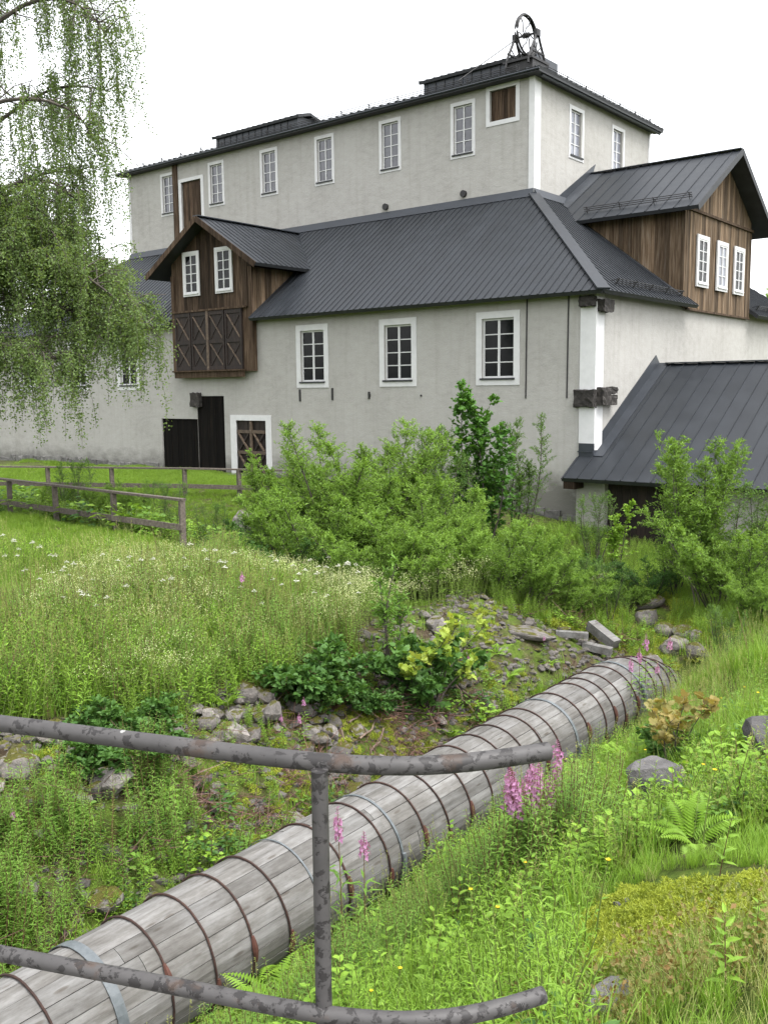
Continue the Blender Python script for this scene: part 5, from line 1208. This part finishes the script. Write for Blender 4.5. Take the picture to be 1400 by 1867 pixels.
def scatter(name, label, kind, pts, smin, smax, tilt=.15, sink=.0):
    """one ground-cover object: plants of a kind instanced on its own points"""
    pts = np.asarray(pts, float); k = len(pts)
    if k == 0: return
    z = ground(pts[:, 0], pts[:, 1]) - sink
    keys = sorted(x for x in KINDS if x.rstrip('0123456789') == kind)
    me = bpy.data.meshes.new(name); me.vertices.add(k); me.vertices.foreach_set('co', np.stack([pts[:, 0], pts[:, 1], z], 1).ravel())
    a = me.attributes.new('rot', 'FLOAT_VECTOR', 'POINT'); a.data.foreach_set('vector', np.stack([rng.normal(0, tilt, k), rng.normal(0, tilt, k), rng.uniform(0, 6.28, k)], 1).ravel())
    a = me.attributes.new('scl', 'FLOAT', 'POINT'); a.data.foreach_set('value', rng.uniform(smin, smax, k))
    which = rng.integers(0, len(keys), k); a = me.attributes.new('pick', 'INT', 'POINT'); a.data.foreach_set('value', which.astype(np.int32))
    o = link(bpy.data.objects.new(name, me)); tag(o, label, name.replace('_', ' '), kind='stuff')
    ng = bpy.data.node_groups.new('scatter_' + kind, 'GeometryNodeTree'); ng.interface.new_socket('Geometry', in_out='INPUT', socket_type='NodeSocketGeometry'); ng.interface.new_socket('Geometry', in_out='OUTPUT', socket_type='NodeSocketGeometry')
    N, L = ng.nodes, ng.links; gi, go = N.new('NodeGroupInput'), N.new('NodeGroupOutput'); jn = N.new('GeometryNodeJoinGeometry')
    def attr(nm, ty): q = N.new('GeometryNodeInputNamedAttribute'); q.data_type = ty; q.inputs['Name'].default_value = nm; return q.outputs['Attribute']
    for i, key in enumerate(keys):
        ci = N.new('GeometryNodeCollectionInfo'); ci.inputs['Collection'].default_value = KINDS[key]; ci.transform_space = 'ORIGINAL'
        ip = N.new('GeometryNodeInstanceOnPoints'); cmp_ = N.new('FunctionNodeCompare'); cmp_.data_type = 'INT'; cmp_.operation = 'EQUAL'
        L.new(attr('pick', 'INT'), cmp_.inputs[2]); cmp_.inputs[3].default_value = i
        L.new(gi.outputs[0], ip.inputs['Points']); L.new(cmp_.outputs[0], ip.inputs['Selection']); L.new(ci.outputs[0], ip.inputs['Instance']); L.new(attr('rot', 'FLOAT_VECTOR'), ip.inputs['Rotation']); L.new(attr('scl', 'FLOAT'), ip.inputs['Scale']); L.new(ip.outputs[0], jn.inputs[0])
    L.new(jn.outputs[0], go.inputs[0]); md = o.modifiers.new('scatter', 'NODES'); md.node_group = ng
    return o
def in_view(p, margin=380):
    """keep what the photograph (or a step to the side of it) could show"""
    z = ground(p[:, 0], p[:, 1]); yy = p[:, 1] * math.cos(PITCH) - z * math.sin(PITCH); v = p[:, 1] * math.sin(PITCH) + z * math.cos(PITCH)
    px = CX + FPX * p[:, 0] / np.maximum(yy, .1); py = CY - FPX * v / np.maximum(yy, .1)
    for a, b, r in CLEAR: py = np.where((p[:, 0] - a) ** 2 + (p[:, 1] - b) ** 2 < r * r, 1e6, py)
    return p[(px > -margin) & (px < 1400 + margin) & (py < 1867 + 260) & (yy > .5)]
def rand_pts(n, x0, x1, y0, y1, cond=None):
    p = np.stack([rng.uniform(x0, x1, n), rng.uniform(y0, y1, n)], 1)
    if cond is not None:
        s, nn = sn(p[:, 0], p[:, 1]); p = p[cond(p[:, 0], p[:, 1], s, nn)]
    return in_view(p)
def patch(x, y, f, seed, th):     # soft random patches
    r = np.random.default_rng(seed); v = 0
    for k in range(6):
        a, q = r.uniform(0, 6.28, 2); v = v + np.sin((x * math.cos(a) + y * math.sin(a)) * f * r.uniform(.6, 1.6) + q)
    return v / 2.4 + rng.normal(0, .35, len(x)) > th
def before_fence(x, y): return (y - 18.7) < -(x + 4.04) * .775 + np.where(x > -4.04, 1.2 - 1.0 * (x + 4.04), .0)
def off_slab(x, y): return ~((x < .95) & (y < 2.35))
mead = lambda x, y, s, n: (n > 2.75 + .55 * (s < -4.4)) & before_fence(x, y) & (y < np.where(x < -3.2, 16.0, 19.6)) & (y > 5)
FERNS = ((400, 1880, .95, 'bright fern below the middle of the lower rail'), (470, 1800, .95, 'large bright fern spreading against the pipe left of the railing post'), (540, 1790, .85, 'bright fern right beside the railing post'), (510, 1865, .9, 'fern hanging over the lower rail left of the railing post'), (345, 1890, .8, 'fern at the lower edge in front of the strapped part of the pipe'), (1085, 1490, .55, 'yellow-green fern left of the smooth boulder'), (1115, 1500, .6, 'upright fern touching the left of the smooth boulder'), (1062, 1420, .5, 'fern above the pink fireweed, close to the pipe'), (1140, 1390, .5, 'small fern beside the reddish maple seedling'),
                        (412, 1290, .5, 'fern at the top of the scree below the meadow'), (850, 1200, .45, 'fern on the upper scree beside the maple seedling'), (905, 1192, .4, 'small fern among the stones of the upper scree'), (820, 1345, .4, 'small fern on the mossy stones close to the pipe'), (1000, 1215, .4, 'pale fern next to the leaning timber'), (930, 1240, .42, 'fern on the scree half way along the pipe'), (1262, 1540, .5, 'fern right of the smooth boulder'))
for px, py, sc, lab in FERNS:
    x, y, z = at(px, py, 3, 20); clear(x, y, sc * .42)
# meadow on the left
scatter('meadow_grass', 'tall seeding meadow grass on the left slope', 'tall', rand_pts(2700, -9, 1.5, 6, 20, mead), .6, 1.0)
scatter('meadow_grass', 'short green grass under the tall meadow grass', 'grass', rand_pts(9000, -10, 1.5, 6, 20, mead), .8, 1.4)
scatter('meadow_herbs', 'upright willowherb stalks standing in the meadow', 'herb', rand_pts(5200, -9, 1, 6, 18, lambda x, y, s, n: mead(x, y, s, n) & (n < 7.5) & patch(x, y, 1.1, 5, -.25)), .55, 1.05)
scatter('meadow_herbs', 'fine bright herbs among the meadow grass', 'fine', rand_pts(7500, -9, 1.5, 6, 20, lambda x, y, s, n: mead(x, y, s, n) & patch(x, y, .9, 9, -.3)), .8, 1.5)
scatter('bedstraw', 'cream flowering bedstraw at the upper edge of the meadow by the willows', 'bed', rand_pts(2500, -5, 2, 9, 18, lambda x, y, s, n: (n > 3.0) & (n < 7.0) & (y < 16.8) & (s > -4.5) & patch(x, y, 1.4, 91, -.3)), .8, 1.2)
scatter('dry_grass', 'yellowing dry grass in the meadow near the fence', 'dry', rand_pts(3600, -9, 1, 11, 20, lambda x, y, s, n: mead(x, y, s, n) & patch(x, y, .8, 3, .1)), .8, 1.5)
# mown lawn by the fences and the mill
onlawn = lambda x, y, s, n: ((~before_fence(x, y)) | ((y > 15.6) & (x < -3.1))) & (((y - 25) * E1[1] * 0 + ((x - COR[0]) * E2[0] + (y - COR[1]) * E2[1])) < -.25)
def ditch(x, y): d = (y - 18.7 - 2.6) + (x + 4.04) * .66; return (abs(d + .6) < 1.8) & (x > -11)
scatter('lawn', 'short bright mown lawn between the fence and the mill', 'lawn', rand_pts(42000, -16, 2, 15.5, 44, lambda x, y, s, n: onlawn(x, y, s, n) & ~ditch(x, y)), .5, 1.1)
dit = lambda x, y, s, n: ditch(x, y) & ~before_fence(x, y) & (x < -.5)
scatter('ditch_herbs', 'leafy herbs filling the ditch between the fences', 'broad', rand_pts(3000, -12, 5, 15, 30, dit), 1.2, 2.4)
scatter('ditch_herbs', 'tall green stalks in the ditch between the fences', 'fine', rand_pts(2000, -12, 5, 15, 30, dit), .8, 1.5)
# ditch under the willows
scatter('ditch_herbs', 'dark herbs under the willow thicket', 'fine', rand_pts(4200, -3, 9, 15.5, 24.5, lambda x, y, s, n: (s > 3) & ((x - COR[0]) * E2[0] + (y - COR[1]) * E2[1] < -.9)), .5, .95)
scatter('ditch_grass', 'rough grass under the bushes near the shed', 'grass', rand_pts(3600, -3, 10, 15.0, 24.5, lambda x, y, s, n: (s > 3.6) & patch(x, y, 1.2, 101, -.4) & ((x - COR[0]) * E2[0] + (y - COR[1]) * E2[1] < -.6)), .8, 1.5)
scatter('mossy_ground', 'yellow green moss on the terraces above the buried pipe end', 'moss', rand_pts(4500, 2, 9, 14.5, 21, lambda x, y, s, n: (s > 3.8) & patch(x, y, 1.2, 103, .0)), 1.2, 2.4, .3)
# scree
scr = lambda x, y, s, n: (n > .55) & (n < 2.9) & (s > -10) & (s < 5.2)
scatter('scree_moss', 'yellow green moss cushions on the scree', 'moss', rand_pts(8000, -6, 6, 5, 18, lambda x, y, s, n: scr(x, y, s, n) & patch(x, y, 1.6, 17, .2)), .6, 1.4, .3)
scatter('dry_twigs', 'reddish dry twigs and roots on the scree', 'twig', rand_pts(1700, -6, 5, 6, 17, lambda x, y, s, n: scr(x, y, s, n) & patch(x, y, 1.2, 23, .35)), .8, 1.5, .3)
scatter('scree_herbs', 'small leafy herbs sprouting among the stones', 'broad', rand_pts(2400, -6, 6, 5, 17, lambda x, y, s, n: scr(x, y, s, n) & patch(x, y, 1.5, 31, .3)), .6, 1.1)
scatter('scree_herbs', 'fine green herbs sprouting among the stones', 'fine', rand_pts(2500, -6, 6, 5, 17, lambda x, y, s, n: scr(x, y, s, n) & (patch(x, y, 1.4, 37, .35) | ((s < -4) & (n < 2.1)))), .45, .85)
scatter('scree_grass', 'thin grass growing between the stones of the ravine slope', 'grass', rand_pts(4200, -6, 6, 5, 17, lambda x, y, s, n: scr(x, y, s, n) & (patch(x, y, 1.3, 43, .35) | ((s < -4) & (n < 2.2)))), .5, 1.0)
scatter('ravine_willowherb', 'dense willowherb stalks on the lower left slope beside the pipe', 'herb', rand_pts(2300, -6, -1, 5, 12, lambda x, y, s, n: (n > .75) & (n < 2.3) & (s < -4.6) & patch(x, y, 1.0, 41, .0)), .5, .9)
# right bank
MC = (1.33, 4.05)
mound = lambda x, y, s, n: (((x - MC[0]) / .62) ** 2 + ((y - MC[1]) / .75) ** 2 < 1)
open_ = lambda x, y: (x > .62) & (y < 5.2) & (x / y > .22)
rb0 = lambda x, y, s, n: (n < -.75) & off_slab(x, y)
nearb = lambda x, y: ((x - BX) ** 2 + (y - BY) ** 2 < .5 ** 2) | (((x - BX * .93) ** 2 + (y - BY * .93) ** 2) < .35 ** 2)
BX, BY, _bz = at(1182, 1478, 4, 14)
rb = lambda x, y, s, n: rb0(x, y, s, n) & ~open_(x, y) & ~nearb(x, y)
near = lambda y: y < 6.5
scatter('bank_grass', 'green grass on the right bank', 'grass', rand_pts(15000, -1.5, 9, 2, 19, lambda x, y, s, n: rb(x, y, s, n)), .6, 1.2)
scatter('bank_grass', 'short fine grass by the mossy mound', 'grass', rand_pts(5200, .4, 4, 2, 5.4, lambda x, y, s, n: open_(x, y) & ~mound(x, y, s, n) & off_slab(x, y)), .22, .48)
scatter('dry_grass', 'fine pale dry grass by the mossy mound', 'dry', rand_pts(1300, .4, 4, 2, 5.4, lambda x, y, s, n: open_(x, y) & ~mound(x, y, s, n) & off_slab(x, y) & patch(x, y, 1.6, 97, .0)), .3, .55)
scatter('bank_grass', 'long seeding grass on the right bank', 'tall', rand_pts(2300, -1.5, 9, 4.5, 18, lambda x, y, s, n: rb(x, y, s, n) & ((y > 7.5) | (n > -3.0)) & patch(x, y, 1.0, 53, -.1)), .5, .9)
scatter('bank_herbs', 'willowherb stalks growing against the right side of the pipe', 'herb', rand_pts(1300, -2, 6, 4, 15, lambda x, y, s, n: rb(x, y, s, n) & (n > -2.6) & patch(x, y, 1.3, 59, .1)), .42, .80)
scatter('bank_herbs', 'fine bright herbs on the right bank', 'fine', rand_pts(4600, -2, 7, 2.2, 16, lambda x, y, s, n: rb(x, y, s, n) & patch(x, y, 1.1, 61, .0)), .5, 1.0)
scatter('bank_herbs', 'low broad-leaved herbs on the right bank', 'broad', rand_pts(4200, -2, 7, 2.1, 15, lambda x, y, s, n: rb(x, y, s, n) & patch(x, y, 1.2, 67, .1)), .45, 1.0)
scatter('bank_herbs', 'toothed leafy herbs near the end of the railing', 'nettle', rand_pts(700, -1.2, 4, 2.6, 9, lambda x, y, s, n: rb(x, y, s, n) & patch(x, y, 1.4, 71, .25)), .5, .95)
scatter('mossy_mound', 'yellow green moss covering the mound at the lower right', 'moss', rand_pts(16000, .4, 2.6, 2.8, 5.4, lambda x, y, s, n: mound(x, y, s, n) & patch(x, y, 2.6, 73, -.5)), .4, .9, .3)
scatter('berry_scrub', 'low reddish berry scrub around the mossy mound', 'berry', rand_pts(2600, .3, 3.0, 2.4, 5.6, lambda x, y, s, n: ((mound(x, y, s, n) & (y < 3.7) & patch(x, y, 3, 80, .6)) | ((x > .55) & (x < 1.4) & (y < 3.9) & (y > 2.7) & ~mound(x, y, s, n))) & patch(x, y, 2.2, 79, .2)), .5, 1.0)
scatter('dry_grass', 'pale dry grass on the right bank', 'dry', rand_pts(2000, .6, 7, 2.2, 13, lambda x, y, s, n: rb(x, y, s, n) & patch(x, y, 1.3, 83, .35)), .5, 1.0)

# ------------------------------------------------------------------ single plants one can point to
def fireweed_meshes(seed, H, lo=.70, nf=44):
    global rng
    keep = rng; rng = np.random.default_rng(seed); S = Geo(); Fl = Geo(); Lv = Geo(); lean = rng.normal(0, .05, 2); t = np.linspace(0, 1, 8)
    f = lambda t: np.stack([lean[0] * H * t ** 1.6, lean[1] * H * t ** 1.6, H * t], -1)
    S.tube(f(t), np.linspace(.006, .002, 8), 5, cap=False); nl = 46; u = np.linspace(.08, .70, nl); a = np.arange(nl) * 2.4
    leaves(Lv, f(u), np.stack([np.cos(a), np.sin(a), np.full(nl, .35)], 1), np.tile([0, 0, 1.], (nl, 1)) + rng.normal(0, .2, (nl, 3)), .14 * rng.uniform(.8, 1.1, nl), .022, None, 0, LANCE)
    u = np.linspace(lo, .93, nf); a = np.arange(nf) * 2.4; o = np.stack([np.cos(a), np.sin(a), np.full(nf, .15)], 1); C_ = f(u) + o * (.036 * (1.25 - (u - .7) * 2.4) * rng.uniform(.5, 1.15, nf))[:, None] + rng.normal(0, .006, (nf, 3))
    for k in range(4):
        b = k * 1.571 + .3; e1 = np.stack([-np.sin(a), np.cos(a), 0 * a], 1); e2 = np.cross(o, e1); d = e1 * math.cos(b) + e2 * math.sin(b) + o * .35; leaves(Fl, C_, d, o, .025 * rng.uniform(.6, 1.1, nf), .018, np.repeat(rng.random(1), nf) * .3 + rng.random(nf) * .7, 0, RH)
    nb = 26; u = np.linspace(.91, 1, nb); a = np.arange(nb) * 2.4; leaves(Fl, f(u), np.stack([np.cos(a), np.sin(a), np.full(nb, .3)], 1), rnd_dir(nb), .026 * (1.3 - (u - .91) * 8), .006, .0, 0, RH)
    rng = keep; return S.mesh('stem', STEM_R), Lv.mesh('foliage', L_HERB), Fl.mesh('flower_spike', PINK)
FW = [fireweed_meshes(200 + i, 1.0) for i in range(3)]
FT = [fireweed_meshes(220 + i, 1.0, .84, 20) for i in range(2)]
def fireweed(px, pyt, Y, label, group=None, hmin=.5):
    """px, pyt: where the tip shows; Y: how far off it grows"""
    r = ray(px, pyt); x = r[0] / r[1] * Y; zt = r[2] / r[1] * Y; z0 = gz(x, Y); H = max(zt - z0, hmin)
    o = empty('fireweed', (x, Y, z0 - .02), random.uniform(0, 6), label, 'flower', group or 'pink fireweed plants'); w = min(1.25, max(.95, H)) if 'clump' in label else min(1.1, max(.6, H)); o.scale = (w, w, H)
    for nm, me in zip(('stem', 'foliage', 'flower_spike'), random.choice(FT if Y > 9 or 'thin' in label or 'edge' in label else FW)): link(bpy.data.objects.new(nm, me), o)
for px, py, Y, lab in ((926, 1392, 6.3, 'pink fireweed at the left of the big clump under the end of the top rail'), (952, 1396, 6.2, 'pink fireweed second from the left in the big clump'), (968, 1380, 6.5, 'tall pink fireweed in the middle of the big clump'), (982, 1392, 6.35, 'pink fireweed right of the middle of the big clump'), (932, 1404, 6.25, 'pink fireweed at the back left of the big clump'), (1000, 1404, 6.2, 'pink fireweed at the right side of the big clump'), (946, 1392, 6.4, 'pink fireweed behind the two leftmost ones of the big clump'), (988, 1384, 6.45, 'pink fireweed at the back right of the big clump'), (974, 1412, 6.1, 'shorter pink fireweed in front of the big clump'), (944, 1420, 6.15, 'lowest pink fireweed at the left front of the big clump'),
                       (1022, 1352, 6.6, 'pink fireweed standing alone right of the end of the top rail'), (1013, 1390, 6.5, 'smaller pink fireweed leaning at the single one right of the top rail'), (1178, 1152, 13.4, 'pink fireweed in front of the buried end of the pipe'), (1168, 1178, 13.2, 'pink fireweed left of the buried end of the pipe'), (1153, 1196, 13.0, 'pink fireweed leaning over the last hoops of the pipe'), (1196, 1206, 12.9, 'faded pink fireweed right of the last hoops of the pipe'), (1223, 1160, 14.2, 'pink fireweed before the squared stone blocks'),
                       (622, 1470, 6.6, 'thin pink fireweed in front of the pipe just right of the railing post'), (663, 1508, 6.6, 'fireweed in bud beside the thin pink one right of the railing post'), (28, 1468, 8.2, 'pink fireweed at the left edge beside the scree'), (556, 1268, 11.2, 'pink fireweed in the brambles above the top rail'), (516, 1300, 10.9, 'low pink fireweed left of the brambles'), (548, 1298, 10.8, 'low pink fireweed in front of the brambles'), (438, 1040, 13.5, 'pink fireweed in the flowering meadow near the ditch'), (42, 1110, 11.8, 'dull pink flower spike at the left edge of the meadow'), (856, 1192, 13.6, 'small pink fireweed on the scree beside the maple seedling'), (990, 1160, 15.0, 'small pink flower below the willow thicket')):
    fireweed(px, py, Y, lab)
FE = []
for i in range(3):
    G = Geo(); fern(G, 8 + i, .80, 0, 1); FE.append(G.mesh('fern', [L_FERN, STEM_G]))
for px, py, sc, lab in FERNS:
    x, y, z = at(px, py, 3, 20); o = link(bpy.data.objects.new('fern', random.choice(FE))); o.location = (x, y, z - .02); o.scale = (sc,) * 3; o.rotation_euler = (random.uniform(-.2, .2), random.uniform(-.2, .2), random.uniform(0, 6)); tag(o, lab, 'fern', 'ferns')
YA = []
for i in range(3):
    G = Geo(); H = .55; f = stalk(G, H, 12, .06, .012, 0, 1); c_ = f(np.array([1.0]))[0]
    for k in range(9):
        a = k * 2.4; r = .012 * math.sqrt(k) * 1.15; p = c_ + np.array([math.cos(a) * r, math.sin(a) * r, .03 - r * .5 + rng.uniform(-.006, .006)]); fast_tubes(G, [c_ - [0, 0, .04]], [p], .001, .001, 1)
        th = np.arange(6) * 1.047; leaves(G, np.tile(p, (6, 1)), np.stack([np.cos(th), np.sin(th), 0 * th + .1], 1), np.tile([0, 0, 1.], (6, 1)) + rng.normal(0, .5, (6, 3)), .014, .014, None, 2, RH)
    YA.append(G.mesh('yarrow', [L_HERB, STEM_G, WHITEF]))
yp = [(15, 1050), (64, 1090), (88, 1100), (180, 1086), (236, 1120), (250, 1066), (290, 1092), (320, 1110), (440, 1096), (460, 1118), (480, 1130), (545, 1120), (585, 1110), (630, 1100), (648, 1112), (530, 1058), (515, 1074), (20, 1020), (32, 1016), (40, 1026), (26, 1032), (52, 1040), (48, 1050), (78, 1046), (105, 1050), (113, 1066), (110, 1056), (120, 1062), (98, 1074), (130, 1076), (136, 1070), (118, 1086), (142, 1086), (158, 1058), (200, 1058), (213, 1062), (224, 1060), (215, 1072), (268, 1066), (272, 1064), (243, 1098), (170, 1114), (152, 1128), (160, 1132), (184, 1138), (193, 1142), (170, 1148), (130, 1124), (345, 1048), (366, 1042), (397, 1040), (398, 1048), (374, 1056), (353, 1068), (365, 1058), (395, 1076), (406, 1086), (428, 1060), (420, 1068), (568, 1036), (588, 1050), (600, 1042), (596, 1056), (585, 1062), (612, 1068), (632, 1062), (640, 1050), (650, 1072), (655, 1066), (642, 1076), (622, 1078), (604, 1074), (575, 1060), (552, 1080), (540, 1092), (500, 1086), (520, 1100), (560, 1100), (606, 1128), (490, 1060), (505, 1044)]
for px, py in yp:
    x, y, z = at(px + random.uniform(-4, 4), py + 46, 6, 19); o = link(bpy.data.objects.new('yarrow', random.choice(YA))); o.location = (x, y, z); sc = random.uniform(.9, 1.35); o.scale = (sc * .85, sc * .85, sc * 1.15); o.rotation_euler = (0, 0, random.uniform(0, 6))
    tag(o, 'white flat-topped yarrow %s' % ('in the loose drift at the left edge of the meadow' if px < 145 else 'in the middle of the left meadow' if px < 300 else 'in the meadow below the end post of the fence' if px < 450 else 'in the drift at the upper right of the meadow by the willows'), 'flower', 'white yarrow flowers in the meadow')
G = Geo(); f = stalk(G, .42, 9, .05, .012, 0, 1); c_ = f(np.array([1.0]))[0]; th = np.arange(5) * 1.257; leaves(G, np.tile(c_, (5, 1)), np.stack([np.cos(th), np.sin(th), 0 * th + .5], 1), np.tile([0, 0, 1.], (5, 1)), .015, .017, None, 2, RH); BU = G.mesh('buttercup', [L_HERB, STEM_G, YELLOWF])
bp = [(914, 1583), (888, 1588), (862, 1604), (860, 1671), (893, 1700), (1070, 1372), (1080, 1365), (1040, 1375), (1179, 1366), (1181, 1400), (1272, 1410), (1281, 1449), (670, 1828), (960, 1610), (722, 1816), (1320, 1250), (1345, 1235), (1300, 1275), (1380, 1260), (1216, 1300), (880, 1498), (505, 1160), (492, 1168), (428, 1152), (198, 1110), (262, 1235), (1085, 1640)]
for px, py in bp:
    x, y, z = at(px, py + 90, 2.5, 19); o = link(bpy.data.objects.new('buttercup', BU)); o.location = (x, y, z); sc = random.uniform(.85, 1.15); o.scale = (sc,) * 3; o.rotation_euler = (0, 0, random.uniform(0, 6))
    tag(o, 'small yellow buttercup %s' % ('in the tall meadow on the left' if px < 520 else 'in the herbs between the railing post and the pink fireweed' if px < 980 and py > 1500 else 'in the grass round the smooth boulder' if py > 1330 else 'in the long grass of the right bank above the boulder'), 'flower', 'yellow buttercups')
# leafy shoots in the lower right corner
SH = []
for i in range(2):
    G = Geo(); stalk(G, .5, 16, .095, .034, 0, 1, tpl=LEAF6, low=.25, up=.35, taper=.45, lean=(.05, .02)); SH.append(G.mesh('leafy_shoot', [L_BRIGHT, STEM_R]))
for px, py, sc, lab in ((1325, 1820, .6, 'tall light green shoot with a red stem in the lower right corner grass'), (1020, 1700, .9, 'leafy shoot with a dark stem left of the mossy mound'), (960, 1780, .95, 'leafy shoot standing above the end of the lower rail'), (1000, 1760, .85, 'second leafy shoot between the lower rail end and the mound'), (1310, 1600, .7, 'leafy shoot growing behind the mossy mound'), (1375, 1740, .42, 'broad light green shoot at the right edge of the picture'), (760, 1620, .9, 'pale leafy shoot leaning on the pipe right of the railing post'), (775, 1660, .85, 'lower pale shoot beside the pipe right of the railing post'), (385, 1590, .9, 'light green leafy plant on the slope behind the pipe'), (340, 1605, .8, 'light green leafy plant close behind the pipe, left of its twin'), (440, 1400, .6, 'light green plant on the slope below the top rail')):
    x, y, z = at(px, py, 2.2, 14); o = link(bpy.data.objects.new('leafy_shoot', random.choice(SH))); o.location = (x, y, z - .02); o.scale = (sc * 1.2, sc * 1.2, sc); o.rotation_euler = (random.uniform(-.1, .1), random.uniform(-.1, .1), random.uniform(0, 6)); tag(o, lab, 'plant', 'leafy shoots')

# dark leafy stalks below the pink clump, feathery herbs against the pipe
cx_, cy_ = ray(965, 1500)[0] / ray(965, 1500)[1] * 6.25, 6.25
scatter('bank_herbs', 'dark willowherb leaves under the big clump of pink fireweed', 'herb', np.stack([rng.normal(cx_, .26, 90), rng.normal(cy_, .22, 90)], 1), .62, .95)
scatter('bank_herbs', 'feathery green stalks in front of the pipe right of the railing post', 'herb', rand_pts(700, -1.5, 1.2, 4.5, 7.5, lambda x, y, s, n: (n < -.95) & (n > -2.2) & patch(x, y, 1.5, 99, .0)), .4, .75)
